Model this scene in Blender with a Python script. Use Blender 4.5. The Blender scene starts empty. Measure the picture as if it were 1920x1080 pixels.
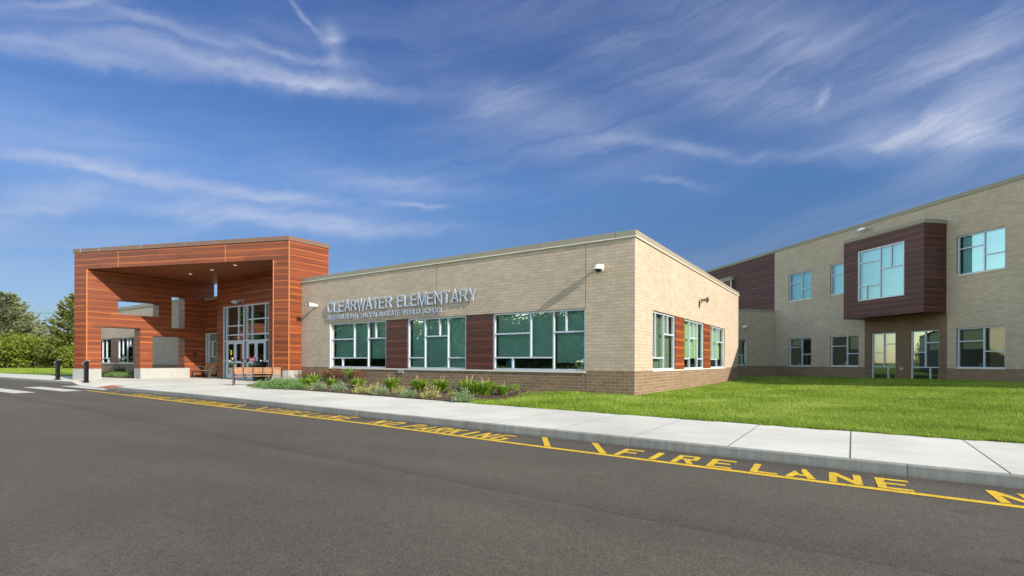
import bpy, bmesh, math, random
import numpy as np
from mathutils import Vector, Matrix
R = math.radians
random.seed(7); RNG = np.random.default_rng(7)
scene = bpy.context.scene
col = scene.collection

# ------------------------------------------------------------------ camera
FWD = Vector((-math.sin(R(33.83)), math.cos(R(33.83)), 0)); RGT = Vector((math.cos(R(33.83)), math.sin(R(33.83)), 0))
CAM = Vector((5.403, -14.629, 1.05))
cd = bpy.data.cameras.new('camera'); cam = bpy.data.objects.new('camera', cd); col.objects.link(cam)
cd.sensor_width = 36; cd.lens = 36*953.6/1920; cd.shift_y = 137.5/1920; cd.clip_start = .1; cd.clip_end = 3000
cam.matrix_world = Matrix.Translation(CAM) @ Matrix.Rotation(R(33.83), 4, 'Z') @ Matrix.Rotation(R(90), 4, 'X') @ Matrix.Rotation(.00315, 4, 'Z')
scene.camera = cam
scene.render.resolution_x = 1024; scene.render.resolution_y = 576
vs = scene.view_settings; vs.view_transform = 'Standard'; vs.look = 'None'; vs.gamma = 1; vs.exposure = 1.35

# ------------------------------------------------------------------ sun
SUN = Vector((1, -.165, .512)).normalized()
ld = bpy.data.lights.new('sun', 'SUN'); ld.energy = 3.1; ld.angle = R(.5); ld.color = (1, .92, .81)
sun = bpy.data.objects.new('sun', ld); col.objects.link(sun)
sun.rotation_euler = SUN.to_track_quat('Z', 'Y').to_euler(); sun.location = (30, -10, 30)

# ------------------------------------------------------------------ node helper
class NT:
    def __init__(s, tree): s.t = tree; s.n = tree.nodes; s.l = tree.links
    def node(s, typ, **kw):
        nd = s.n.new(typ)
        for k, v in kw.items():
            if k.startswith('i_'): s.set(nd.inputs[int(k[2:]) if k[2:].isdigit() else k[2:].replace('_', ' ')], v)
            else: setattr(nd, k, v)
        return nd
    def set(s, inp, v):
        if isinstance(v, bpy.types.NodeSocket): s.l.new(v, inp)
        else: inp.default_value = v
    def math(s, op, *a, clamp=False):
        nd = s.n.new('ShaderNodeMath'); nd.operation = op; nd.use_clamp = clamp
        for i, v in enumerate(a): s.set(nd.inputs[i], v)
        return nd.outputs[0]
    def vmath(s, op, *a):
        nd = s.n.new('ShaderNodeVectorMath'); nd.operation = op
        for i, v in enumerate(a): s.set(nd.inputs[i], v)
        return nd.outputs['Value'] if op in ('DOT_PRODUCT', 'LENGTH') else nd.outputs[0]
    def mix(s, f, a, b, blend='MIX'):
        nd = s.n.new('ShaderNodeMix'); nd.data_type = 'RGBA'; nd.blend_type = blend
        s.set(nd.inputs[0], f); s.set(nd.inputs[6], a); s.set(nd.inputs[7], b)
        return nd.outputs[2]
    def noise(s, vec, scale=1, detail=4, rough=.55, dist=0):
        nd = s.n.new('ShaderNodeTexNoise'); s.set(nd.inputs['Vector'], vec)
        nd.inputs['Scale'].default_value = scale; nd.inputs['Detail'].default_value = detail
        nd.inputs['Roughness'].default_value = rough; nd.inputs['Distortion'].default_value = dist
        return nd.outputs[0]
    def ramp(s, f, stops, interp='LINEAR'):
        nd = s.n.new('ShaderNodeValToRGB'); s.set(nd.inputs[0], f); r = nd.color_ramp; r.interpolation = interp
        while len(r.elements) < len(stops): r.elements.new(.5)
        for e, (p, c) in zip(r.elements, stops):
            e.position = p; e.color = (c[0], c[1], c[2], 1) if hasattr(c, '__len__') else (c, c, c, 1)
        return nd.outputs[0]
    def mapr(s, v, a, b, c=0, d=1, smooth=True):
        nd = s.n.new('ShaderNodeMapRange'); nd.interpolation_type = 'SMOOTHSTEP' if smooth else 'LINEAR'
        s.set(nd.inputs[0], v); nd.inputs[1].default_value = a; nd.inputs[2].default_value = b
        nd.inputs[3].default_value = c; nd.inputs[4].default_value = d
        return nd.outputs[0]
    def scale(s, vec, sc):
        return s.vmath('MULTIPLY', vec, sc)
def c4(c): return (c[0], c[1], c[2], 1)

# ------------------------------------------------------------------ world
def dir_of(px, py):      # a sky direction as (azimuth, elevation)
    d = FWD*953.6 + RGT*(px-960) - Vector((0, 0, 1))*(py-677.5)
    return math.atan2(d.y, d.x), math.atan2(d.z, math.hypot(d.x, d.y))
w = bpy.data.worlds.new('World'); scene.world = w; w.use_nodes = True
T = NT(w.node_tree); T.n.clear()
sky = T.node('ShaderNodeTexSky', sky_type='NISHITA', sun_disc=False)
sky.sun_elevation = math.asin(SUN.z); sky.sun_rotation = math.atan2(SUN.x, SUN.y)
sky.altitude = 300; sky.air_density = 1.0; sky.dust_density = .6; sky.ozone_density = 3.0
tc = T.node('ShaderNodeTexCoord').outputs['Generated']
sp = T.node('ShaderNodeSeparateXYZ', i_0=tc)
az = T.math('ARCTAN2', sp.outputs[1], sp.outputs[0]); el = T.math('ARCSINE', sp.outputs[2])
ae = T.node('ShaderNodeCombineXYZ', i_0=az, i_1=el).outputs[0]
# warp for wisps
wn = T.n.new('ShaderNodeTexNoise'); T.set(wn.inputs['Vector'], ae); wn.inputs['Scale'].default_value = 5; wn.inputs['Detail'].default_value = 7; wn.inputs['Roughness'].default_value = .62
wv = T.scale(T.vmath('SUBTRACT', wn.outputs[1], (.5, .5, .5)), (.11, .075, 0))
aew = T.vmath('ADD', ae, wv)
STREAKS = [  # px centre, half length, half width, angle (deg, clockwise on the picture), strength
 (120, 105, 230, 20, 12, .42), (430, 130, 260, 17, 10, .55), (640, 163, 120, 9, 5, .55), (330, 70, 190, 10, 15, .30),
 (560, 108, 110, 6, 12, .42), (628, 90, 34, 20, 60, .55), (570, 32, 50, 5, 55, .34), (90, 8, 120, 8, 2, .3),
 (160, 325, 190, 12, 8, .72), (400, 355, 240, 13, 8, .58), (60, 395, 150, 28, -16, .42), (660, 425, 190, 13, 3, .58), (480, 410, 220, 20, 7, .36), (780, 382, 60, 4, 6, .45),
 (760, 345, 160, 14, 6, .3), (1000, 215, 170, 30, 10, .28), (900, 160, 120, 26, 20, .2), (1240, 275, 150, 9, 6, .30), (1450, 292, 170, 12, 4, .20), (1250, 343, 45, 4, 3, .4),
 (1750, 230, 190, 34, -14, .62), (1860, 200, 160, 60, -50, .50), (1880, 245, 150, 24, 4, .5), (1540, 183, 26, 10, -70, .45), (1480, 60, 280, 40, 10, .36), (1820, 90, 120, 60, -50, .36),
 (1300, 130, 220, 40, 14, .26), (1090, 300, 180, 30, 8, .2), (1700, 150, 200, 40, -30, .34), (1640, 260, 120, 12, -16, .4), (100, 260, 200, 40, 10, .18), (1440, 190, 160, 30, 10, .25)]
msk = None
for px, py, L, W, ang, st in STREAKS:
    W *= 1.25; st *= 1.2 if px < 900 else .95
    a0, e0 = dir_of(px, py); c, s_ = math.cos(R(ang)), math.sin(R(ang))
    a1, e1 = dir_of(px+40*c, py+40*s_); ax = Vector((a1-a0, e1-e0, 0)); un = ax.length/40; ax.normalize(); bx = Vector((-ax.y, ax.x, 0))
    d = T.vmath('SUBTRACT', aew, (a0, e0, 0))
    p = T.vmath('DOT_PRODUCT', d, tuple(ax/(L*un))); q = T.vmath('DOT_PRODUCT', d, tuple(bx/(W*un)))
    r2 = T.math('ADD', T.math('MULTIPLY', p, p), T.math('MULTIPLY', q, q))
    g = T.math('MULTIPLY', T.math('POWER', 2.718, T.math('MULTIPLY', r2, -1.0)), st)
    msk = g if msk is None else T.math('ADD', msk, g)
# fine fibres drawn out along the wind
az0, _ = dir_of(960, 300)
rot = T.node('ShaderNodeVectorRotate', rotation_type='Z_AXIS'); T.set(rot.inputs[0], aew); rot.inputs['Angle'].default_value = R(11)
fib = T.noise(T.scale(rot.outputs[0], (3.2, 26, 1)), 1, 7, .62, .5)
fib2 = T.noise(T.scale(rot.outputs[0], (1.3, 6, 1)), 1, 5, .55, .8)
tex = T.math('ADD', T.math('MULTIPLY', T.mapr(fib, .28, .74), .72), .36)
base_c = T.math('MULTIPLY', T.mapr(fib2, .34, .74), T.mapr(fib, .3, .7, .3, 1))
cl = T.math('ADD', T.math('MULTIPLY', msk, tex), T.math('MULTIPLY', base_c, .22))
cl = T.math('MULTIPLY', cl, T.mapr(el, .0, .12), clamp=True)
cl = T.math('MINIMUM', T.math('MULTIPLY', cl, .82), .75)
# deeper, polarised blue away from the horizon
hs = T.node('ShaderNodeHueSaturation'); T.set(hs.inputs['Color'], sky.outputs[0]); hs.inputs['Saturation'].default_value = 1.0; hs.inputs['Value'].default_value = 1
tint = T.ramp(T.mapr(el, 0, .75, smooth=False), [(0, (.18, .195, .25)), (.25, (.20, .23, .285)), (.42, (.215, .29, .385)), (.9, (.21, .28, .42))])
fdot = T.vmath('DOT_PRODUCT', tc, tuple(FWD)); back = T.mapr(fdot, .52, -.15)          # sky out of view raised as added fill for the shaded walls
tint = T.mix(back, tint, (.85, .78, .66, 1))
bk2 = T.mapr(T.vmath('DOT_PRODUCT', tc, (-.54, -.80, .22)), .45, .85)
tint = T.mix(bk2, tint, (2.9, 2.3, 1.62, 1))  # added bright patch behind the camera, lifts the shaded facades
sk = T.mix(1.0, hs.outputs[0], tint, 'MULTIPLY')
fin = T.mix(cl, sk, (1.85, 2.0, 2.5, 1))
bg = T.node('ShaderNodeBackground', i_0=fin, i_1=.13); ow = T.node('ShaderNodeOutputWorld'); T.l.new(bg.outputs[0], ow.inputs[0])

# ------------------------------------------------------------------ materials
MATS = {}
def newmat(name):
    m = bpy.data.materials.new(name); m.use_nodes = True; MATS[name] = m
    t = NT(m.node_tree); b = t.n['Principled BSDF']; b.inputs['Specular IOR Level'].default_value = .3
    return m, t, b
def uvn(t): return t.node('ShaderNodeUVMap').outputs[0]
def bump(t, b, h, strength=.3, dist=.01):
    nd = t.node('ShaderNodeBump'); nd.inputs['Strength'].default_value = strength; nd.inputs['Distance'].default_value = dist
    T_ = t; T_.set(nd.inputs['Height'], h); T_.l.new(nd.outputs[0], b.inputs['Normal'])
def brick(name, c1, c2, mort, rough=.9):
    m, t, b = newmat(name); uv = uvn(t)
    wob = t.vmath('ADD', uv, t.scale(t.noise(uv, 3, 2), (.0, .0, 0)))
    br = t.node('ShaderNodeTexBrick', offset=.5, offset_frequency=2, squash=1.0); t.set(br.inputs['Vector'], uv)
    br.inputs['Color1'].default_value = c4(c1); br.inputs['Color2'].default_value = c4(c2); br.inputs['Mortar'].default_value = c4(mort)
    br.inputs['Scale'].default_value = 1; br.inputs['Mortar Size'].default_value = .0075; br.inputs['Mortar Smooth'].default_value = .2; br.inputs['Bias'].default_value = -.15
    br.inputs['Brick Width'].default_value = .3048; br.inputs['Row Height'].default_value = .1016
    n1 = t.noise(uv, .45, 4, .6); n2 = t.noise(t.scale(uv, (3, 12, 1)), 1, 5, .6); n3 = t.noise(uv, 60, 2)
    # a few stained bricks
    cell = t.node('ShaderNodeTexWhiteNoise', noise_dimensions='2D'); su = t.node('ShaderNodeSeparateXYZ', i_0=uv)
    rowi = t.math('FLOOR', t.math('DIVIDE', su.outputs[1], .1016)); sh = t.math('MULTIPLY', t.math('MODULO', t.math('ABSOLUTE', rowi), 2.0), .5)
    ci = t.math('FLOOR', t.math('ADD', t.math('DIVIDE', su.outputs[0], .3048), sh))
    t.set(cell.inputs[0], t.node('ShaderNodeCombineXYZ', i_0=ci, i_1=rowi).outputs[0])
    v = t.mapr(cell.outputs[0], 0, 1, .94, 1.06, False)
    v = t.math('MULTIPLY', v, t.mapr(n1, .25, .75, .94, 1.05)); v = t.math('MULTIPLY', v, t.mapr(n2, .25, .75, .95, 1.04)); v = t.math('MULTIPLY', v, t.mapr(n3, .2, .8, .93, 1.06))
    hs = t.node('ShaderNodeHueSaturation'); t.set(hs.inputs['Color'], br.outputs[0]); t.set(hs.inputs['Value'], v)
    stain = t.math('MULTIPLY', t.mapr(t.noise(t.scale(uv, (1, 5, 1)), 1.1, 5, .65), .62, .78), t.mapr(cell.outputs[0], .6, .85, 0, .35))
    cc = t.mix(stain, hs.outputs[0], c4((c1[0]*.85, c1[1]*.62, c1[2]*.42)))
    t.l.new(cc, b.inputs['Base Color']); b.inputs['Roughness'].default_value = rough
    bump(t, b, t.math('SUBTRACT', t.math('MULTIPLY', n3, .25), br.outputs['Fac']), .55, .006)
    return m
brick('tan_brick', (.395, .312, .232), (.44, .355, .268), (.285, .235, .175))
brick('brown_brick', (.165, .105, .064), (.21, .14, .088), (.31, .245, .175))
brick('dark_brick', (.135, .084, .05), (.18, .115, .07), (.20, .14, .09))

def wood(name, light, mid, dark, board=.3048):
    m, t, b = newmat(name); uv = uvn(t); su = t.node('ShaderNodeSeparateXYZ', i_0=uv)
    vb = t.math('DIVIDE', su.outputs[1], board); bi = t.math('FLOOR', vb); fr = t.math('FRACT', vb)
    seg = t.math('FLOOR', t.math('ADD', t.math('DIVIDE', su.outputs[0], 2.9), t.math('MULTIPLY', bi, .37)))
    wn = t.node('ShaderNodeTexWhiteNoise', noise_dimensions='2D'); t.set(wn.inputs[0], t.node('ShaderNodeCombineXYZ', i_0=seg, i_1=bi).outputs[0])
    off = t.scale(wn.outputs[1], (9, 3, 5)); base = t.vmath('ADD', uv, t.node('ShaderNodeCombineXYZ', i_0=t.math('MULTIPLY', bi, 7.3)).outputs[0])
    g1 = t.noise(t.scale(base, (.28, 11, 1)), 1, 5, .6, .4); g2 = t.noise(t.scale(base, (1.0, 60, 1)), 1, 4, .6); g3 = t.noise(t.scale(base, (.5, 1.2, 1)), 1, 3)
    streak = t.mapr(t.math('ABSOLUTE', t.math('SUBTRACT', fr, t.math('ADD', .86, t.math('MULTIPLY', t.math('SUBTRACT', g3, .5), .22)))), 0, .24, 1, 0)
    f = t.math('ADD', t.math('MULTIPLY', t.mapr(g1, .3, .7), .42), t.math('MULTIPLY', t.mapr(g2, .25, .75), .16))
    f = t.math('ADD', f, t.math('MULTIPLY', streak, .38)); f = t.math('ADD', f, t.math('MULTIPLY', t.math('SUBTRACT', wn.outputs[0], .5), .22), clamp=True)
    colr = t.ramp(f, [(.08, dark), (.5, mid), (.95, light)])
    jt = t.mapr(t.math('ABSOLUTE', t.math('SUBTRACT', fr, .5)), .478, .492)
    colr = t.mix(t.math('MULTIPLY', jt, .5), colr, c4((dark[0]*.3, dark[1]*.3, dark[2]*.3)))
    t.l.new(colr, b.inputs['Base Color']); b.inputs['Roughness'].default_value = .45; b.inputs['Specular IOR Level'].default_value = .3
    bump(t, b, t.math('SUBTRACT', t.math('MULTIPLY', g2, .15), jt), .35, .004)
    return m
wood('cedar_siding', (.38, .112, .024), (.20, .050, .016), (.105, .027, .012))
wood('shaded_cedar_siding', (.17, .058, .034), (.088, .031, .023), (.046, .019, .016))  # same boards as the cedar, with the facade's shade put into the colour
wood('shaded_cedar_panel', (.17, .052, .024), (.088, .027, .015), (.045, .016, .011))  # front infill boards, cedar darkened in colour for the grazing light
wood('soffit_wood', (.42, .15, .045), (.24, .075, .026), (.13, .04, .018), .15)

def simple(name, colr, rough=.6, metal=0, var=.06, vs_=3, bmp=0, spec=.3, coat=0):
    m, t, b = newmat(name); pos = t.node('ShaderNodeTexCoord').outputs['Object']
    v = t.mapr(t.noise(pos, vs_, 5, .6), .25, .75, 1-var, 1+var)
    hs = t.node('ShaderNodeHueSaturation'); hs.inputs['Color'].default_value = c4(colr); t.set(hs.inputs['Value'], v)
    t.l.new(hs.outputs[0], b.inputs['Base Color']); b.inputs['Roughness'].default_value = rough; b.inputs['Metallic'].default_value = metal
    b.inputs['Specular IOR Level'].default_value = spec
    if bmp: bump(t, b, t.noise(pos, 80, 3), bmp, .004)
    return m
simple('tan_metal', (.25, .225, .17), .6, .0, .04, .4, spec=.2)
simple('bronze_metal', (.15, .085, .06), .45, 0, .05, .4)
simple('aluminium', (.46, .50, .56), .4, .1, .03, 2, spec=.4)
simple('letter_metal', (.34, .385, .465), .4, .2, .03, 3, spec=.5)
simple('white_paint', (.78, .78, .76), .5, 0, .04)
simple('black_metal', (.008, .008, .009), .5, 0, .1, spec=.25)
simple('dark_plastic', (.03, .03, .032), .5)
simple('grey_metal', (.30, .31, .32), .4, .4)
simple('stone_sill', (.60, .56, .47), .8, 0, .06, 2)
simple('room_wall', (.26, .25, .21), .9, 0, .05)
simple('room_dark', (.05, .05, .05), .9, 0, .2)
simple('blue_plastic', (.10, .30, .36), .5)
simple('roof_membrane', (.35, .34, .32), .9)
simple('bench_wood', (.33, .165, .075), .6, 0, .25, 9)
simple('bench_metal', (.07, .05, .04), .5, 0)
simple('bark', (.10, .07, .05), .9, 0, .3, 6, .4)
simple('cable_black', (.03, .03, .03), .6)
simple('red_pad', (.42, .10, .07), .85, 0, .12, 6)
simple('copper_trim', (.40, .15, .05), .5)
simple('roof_shingle', (.19, .15, .12), .9, 0, .15, 3)
simple('pale_siding', (.55, .52, .46), .8)
simple('yellow_sticker', (.8, .62, .02), .5); simple('red_sticker', (.6, .03, .04), .5)
m, t, b = newmat('lamp_lens'); b.inputs['Base Color'].default_value = (.8, .8, .8, 1); b.inputs['Emission Color'].default_value = (1, .95, .85, 1); b.inputs['Emission Strength'].default_value = .12

def blindmat(name, c):
    m, t, b = newmat(name); pos = t.node('ShaderNodeTexCoord').outputs['Object']
    v = t.mapr(t.noise(pos, .8, 3), .3, .7, .92, 1.05)
    hs = t.node('ShaderNodeHueSaturation'); hs.inputs['Color'].default_value = c4(c); t.set(hs.inputs['Value'], v)
    t.l.new(hs.outputs[0], b.inputs['Base Color']); b.inputs['Roughness'].default_value = .9
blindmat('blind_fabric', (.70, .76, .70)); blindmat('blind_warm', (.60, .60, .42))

def glass(name, tintc, gl, base):
    m = bpy.data.materials.new(name); m.use_nodes = True; MATS[name] = m; t = NT(m.node_tree); t.n.clear()
    tr = t.node('ShaderNodeBsdfTransparent', i_0=c4(tintc)); g = t.node('ShaderNodeBsdfGlossy'); g.inputs['Color'].default_value = c4(gl); g.inputs['Roughness'].default_value = .003
    pos = t.node('ShaderNodeTexCoord').outputs['Object']
    bp = t.node('ShaderNodeBump'); bp.inputs['Strength'].default_value = .06; bp.inputs['Distance'].default_value = .02; t.set(bp.inputs['Height'], t.noise(pos, .9, 1)); t.l.new(bp.outputs[0], g.inputs['Normal'])
    fr = t.node('ShaderNodeFresnel'); fr.inputs['IOR'].default_value = 1.5
    f = t.math('ADD', t.math('MULTIPLY', fr.outputs[0], 1.0-base), base, clamp=True)
    mx = t.node('ShaderNodeMixShader'); t.set(mx.inputs[0], f); t.l.new(tr.outputs[0], mx.inputs[1]); t.l.new(g.outputs[0], mx.inputs[2])
    o = t.node('ShaderNodeOutputMaterial'); t.l.new(mx.outputs[0], o.inputs[0])
glass('green_glass', (.60, .81, .76), (.85, .98, .98), .27)
glass('sky_glass', (.54, .80, .86), (.60, .86, .92), .24)
glass('side_glass', (.62, .80, .70), (.80, .95, .90), .10)
glass('clear_glass', (.66, .74, .66), (.85, .95, .88), .24)
glass('door_glass', (.55, .72, .66), (.85, .95, .92), .26)

# asphalt
m, t, b = newmat('asphalt'); pos = t.node('ShaderNodeTexCoord').outputs['Object']; sp_ = t.node('ShaderNodeSeparateXYZ', i_0=pos)
n1 = t.noise(pos, .22, 5, .6); n2 = t.noise(pos, 95, 3, .7); n3 = t.noise(t.scale(pos, (.35, 1.6, 1)), .8, 5, .6); n4 = t.noise(pos, 260, 2, .7); n5 = t.noise(pos, 18, 5, .7)
v = t.math('MULTIPLY', t.mapr(n1, .3, .7, .90, 1.10), t.mapr(n2, .3, .7, .50, 1.5)); v = t.math('MULTIPLY', v, t.mapr(n3, .3, .7, .92, 1.08)); v = t.math('MULTIPLY', v, t.mapr(n4, .3, .7, .72, 1.28)); v = t.math('MULTIPLY', v, t.mapr(n5, .3, .7, .9, 1.1))
# paving seam: a darker band that fades on its far side
sd = t.math('ADD', sp_.outputs[1], t.math('MULTIPLY', sp_.outputs[0], .038)); sd = t.math('ADD', sd, t.math('MULTIPLY', t.math('SUBTRACT', t.noise(pos, .5, 4), .5), .16))
sd = t.math('ADD', sd, 10.74)
edge = t.math('MULTIPLY', t.mapr(sd, -.02, .02), t.mapr(sd, .0, .55, 1, 0)); v = t.math('MULTIPLY', v, t.math('SUBTRACT', 1, t.math('MULTIPLY', edge, .17)))
crk = t.math('MULTIPLY', t.mapr(t.math('ABSOLUTE', t.math('ADD', sd, t.math('MULTIPLY', t.math('SUBTRACT', t.noise(pos, 9, 4), .5), .05))), .003, .012, 1, 0), t.mapr(t.noise(pos, 1.7, 3), .42, .5)); v = t.math('MULTIPLY', v, t.math('SUBTRACT', 1, t.math('MULTIPLY', crk, .5)))
spk = t.node('ShaderNodeTexVoronoi', feature='F1'); t.set(spk.inputs['Vector'], pos); spk.inputs['Scale'].default_value = 55
pale = t.math('MULTIPLY', t.mapr(spk.outputs[0], .0, .22, 1, 0), t.mapr(t.noise(pos, 8, 3), .56, .66))
hs = t.node('ShaderNodeHueSaturation'); hs.inputs['Color'].default_value = (.082, .071, .055, 1); t.set(hs.inputs['Value'], v)
cc = t.mix(t.math('MULTIPLY', pale, .5), hs.outputs[0], (.28, .26, .22, 1))
spk2 = t.node('ShaderNodeTexVoronoi', feature='F1'); t.set(spk2.inputs['Vector'], pos); spk2.inputs['Scale'].default_value = 9
dk = t.math('MULTIPLY', t.mapr(spk2.outputs[0], .02, .08, 1, 0), t.mapr(t.noise(pos, 3, 3), .5, .6)); cc = t.mix(dk, cc, (.02, .018, .015, 1))
trk = t.noise(t.vmath('ADD', t.scale(pos, (.12, 1.5, 1)), (0, 3.3, 0)), 1, 3, .5); cc = t.mix(t.math('MULTIPLY', t.mapr(trk, .5, .72), .16), cc, (.045, .038, .032, 1))
blot = t.mapr(t.noise(pos, .85, 6, .68), .60, .70); cc = t.mix(t.math('MULTIPLY', blot, .16), cc, (.16, .145, .115, 1))
gd = t.math('ADD', t.math('ADD', sp_.outputs[1], t.math('MULTIPLY', sp_.outputs[0], .055)), 7.70); gd = t.math('ADD', gd, t.math('MULTIPLY', t.math('SUBTRACT', t.noise(pos, 2.5, 5), .5), .35))
cc = t.mix(t.math('MULTIPLY', t.mapr(gd, -.42, -.02), .38), cc, (.038, .030, .024, 1))
drp = t.node('ShaderNodeTexVoronoi', feature='F1'); t.set(drp.inputs['Vector'], t.vmath('ADD', pos, t.scale(t.node('ShaderNodeTexNoise', i_Vector=pos, i_Scale=6.0).outputs[1], (.12, .12, 0)))); drp.inputs['Scale'].default_value = 1.1
cc = t.mix(t.math('MULTIPLY', t.math('MULTIPLY', t.mapr(drp.outputs[0], .03, .10, 1, 0), t.mapr(t.node('ShaderNodeSeparateColor', i_0=drp.outputs[1]).outputs[0], .45, .6)), .4), cc, (.03, .025, .02, 1))
t.l.new(cc, b.inputs['Base Color']); b.inputs['Roughness'].default_value = .85; bump(t, b, t.math('ADD', n2, t.math('MULTIPLY', n4, .5)), .6, .008)

# concrete
def concrete(name, c, joints=False, marks=.0, cj=False):
    m, t, b = newmat(name); pos = t.node('ShaderNodeTexCoord').outputs['Object']; s3 = t.node('ShaderNodeSeparateXYZ', i_0=pos)
    v = t.math('MULTIPLY', t.mapr(t.noise(pos, .5, 6, .65), .3, .7, .86, 1.08), t.mapr(t.noise(pos, 70, 3), .3, .7, .95, 1.05))
    v = t.math('MULTIPLY', v, t.mapr(t.noise(t.scale(pos, (2, 9, 1)), 1, 5, .6), .3, .7, .965, 1.03))
    if joints:
        fx = t.math('FRACT', t.math('DIVIDE', t.math('ADD', s3.outputs[0], 200-4.72+.635), 1.27))
        j = t.mapr(t.math('ABSOLUTE', t.math('SUBTRACT', fx, .5)), .004, .010, 1, 0)
        cell = t.node('ShaderNodeTexWhiteNoise', noise_dimensions='1D'); t.set(cell.inputs[1], t.math('FLOOR', t.math('DIVIDE', t.math('ADD', s3.outputs[0], 200-4.72), 1.27)))
        v = t.math('MULTIPLY', v, t.mapr(cell.outputs[0], 0, 1, .955, 1.03, False)); jw = t.mapr(s3.outputs[0], 3.6, 4.6, .45, .82)
        v = t.math('MULTIPLY', v, t.math('SUBTRACT', 1, t.math('MULTIPLY', j, jw)))
    if cj:
        fx = t.math('FRACT', t.math('DIVIDE', t.math('ADD', s3.outputs[0], 200), 3.05)); v = t.math('MULTIPLY', v, t.mapr(t.math('ABSOLUTE', t.math('SUBTRACT', fx, .5)), .001, .004, .5, 1))
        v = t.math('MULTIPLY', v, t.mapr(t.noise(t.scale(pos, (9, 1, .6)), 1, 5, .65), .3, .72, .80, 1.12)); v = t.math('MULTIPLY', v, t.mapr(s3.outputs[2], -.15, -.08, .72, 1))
    if marks:
        vo = t.node('ShaderNodeTexVoronoi'); t.set(vo.inputs['Vector'], pos); vo.inputs['Scale'].default_value = 3
        v = t.math('MULTIPLY', v, t.mapr(vo.outputs[0], .02, .06, 1-marks, 1))
    hs = t.node('ShaderNodeHueSaturation'); hs.inputs['Color'].default_value = c4(c); t.set(hs.inputs['Value'], v)
    t.l.new(hs.outputs[0], b.inputs['Base Color']); b.inputs['Roughness'].default_value = .85; bump(t, b, t.noise(pos, 60, 4), .15, .004)
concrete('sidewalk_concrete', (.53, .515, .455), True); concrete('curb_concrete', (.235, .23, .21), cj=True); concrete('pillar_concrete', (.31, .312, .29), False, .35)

# painted lines
def paint(name, c):
    m, t, b = newmat(name); pos = t.node('ShaderNodeTexCoord').outputs['Object']
    wear = t.math('MULTIPLY', t.mapr(t.noise(pos, 32, 5, .75), .50, .62), t.mapr(t.noise(pos, 1.2, 4), .35, .62, .35, 1))
    v = t.mapr(t.noise(pos, 6, 5), .3, .7, .86, 1.08); hs = t.node('ShaderNodeHueSaturation'); hs.inputs['Color'].default_value = c4(c); t.set(hs.inputs['Value'], v)
    cc = t.mix(t.math('MULTIPLY', wear, .75), hs.outputs[0], (.10, .085, .06, 1)); t.l.new(cc, b.inputs['Base Color']); b.inputs['Roughness'].default_value = .8
    bump(t, b, t.noise(pos, 95, 3), .4, .006)
paint('yellow_paint', (.64, .41, .022)); paint('white_road_paint', (.52, .51, .48))

def leafy(name, cols, trans=.25, rough=.6, patchy=0):
    m, t, b = newmat(name); g = t.node('ShaderNodeNewGeometry')
    n = t.noise(t.node('ShaderNodeTexCoord').outputs['Object'], .6, 3)
    f = t.math('ADD', t.math('MULTIPLY', g.outputs['Random Per Island'], .7), t.math('MULTIPLY', t.math('SUBTRACT', n, .35), .7))
    if patchy: f = t.math('ADD', f, t.math('MULTIPLY', t.math('SUBTRACT', t.noise(t.node('ShaderNodeTexCoord').outputs['Object'], .33, 5, .7), .5), patchy))
    f = t.math('ADD', f, 0.0, clamp=True)
    k = len(cols)-1; cc = t.ramp(f, [(i/k, c) for i, c in enumerate(cols)])
    t.l.new(cc, b.inputs['Base Color']); b.inputs['Roughness'].default_value = rough; b.inputs['Specular IOR Level'].default_value = .15
    tl = t.node('ShaderNodeBsdfTranslucent'); t.l.new(cc, tl.inputs[0]); mx = t.node('ShaderNodeMixShader'); mx.inputs[0].default_value = trans
    o = [x for x in t.n if x.type == 'OUTPUT_MATERIAL'][0]; t.l.new(b.outputs[0], mx.inputs[1]); t.l.new(tl.outputs[0], mx.inputs[2]); t.l.new(mx.outputs[0], o.inputs[0])
leafy('grass_blades', [(.085, .155, .016), (.175, .27, .026), (.28, .37, .05), (.43, .44, .14)], .3, .6, 1.5)
leafy('spruce_needles', [(.10, .125, .055), (.17, .20, .09), (.27, .29, .16)], .1)
leafy('pine_needles', [(.07, .09, .02), (.13, .15, .035), (.20, .20, .05)], .1)
leafy('hedge_leaves', [(.06, .09, .012), (.11, .15, .02), (.17, .20, .028), (.27, .25, .03)], .2)
leafy('tree_leaves', [(.06, .10, .025), (.12, .17, .035), (.19, .24, .05)], .2)
leafy('silver_leaves', [(.13, .19, .09), (.20, .28, .13), (.30, .37, .20)], .25)
leafy('juniper_leaves', [(.08, .15, .04), (.15, .25, .08), (.24, .35, .13)], .25)
leafy('lily_leaves', [(.12, .22, .015), (.18, .34, .025), (.24, .34, .04), (.36, .33, .08)], .3)
leafy('straw_leaves', [(.20, .25, .07), (.34, .33, .10), (.46, .38, .16)], .2)
leafy('rust_leaves', [(.11, .055, .03), (.20, .10, .05), (.28, .16, .09)], .15)
leafy('spike_stems', [(.34, .22, .17), (.48, .34, .27)], .1)
leafy('purple_flowers', [(.22, .18, .40), (.34, .30, .52)], .1)
leafy('chip_bark', [(.03, .018, .012), (.09, .055, .035), (.17, .11, .07), (.34, .24, .16)], .05)
leafy('dark_leaves', [(.02, .04, .012), (.04, .07, .02), (.07, .10, .03)], .1)
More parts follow.
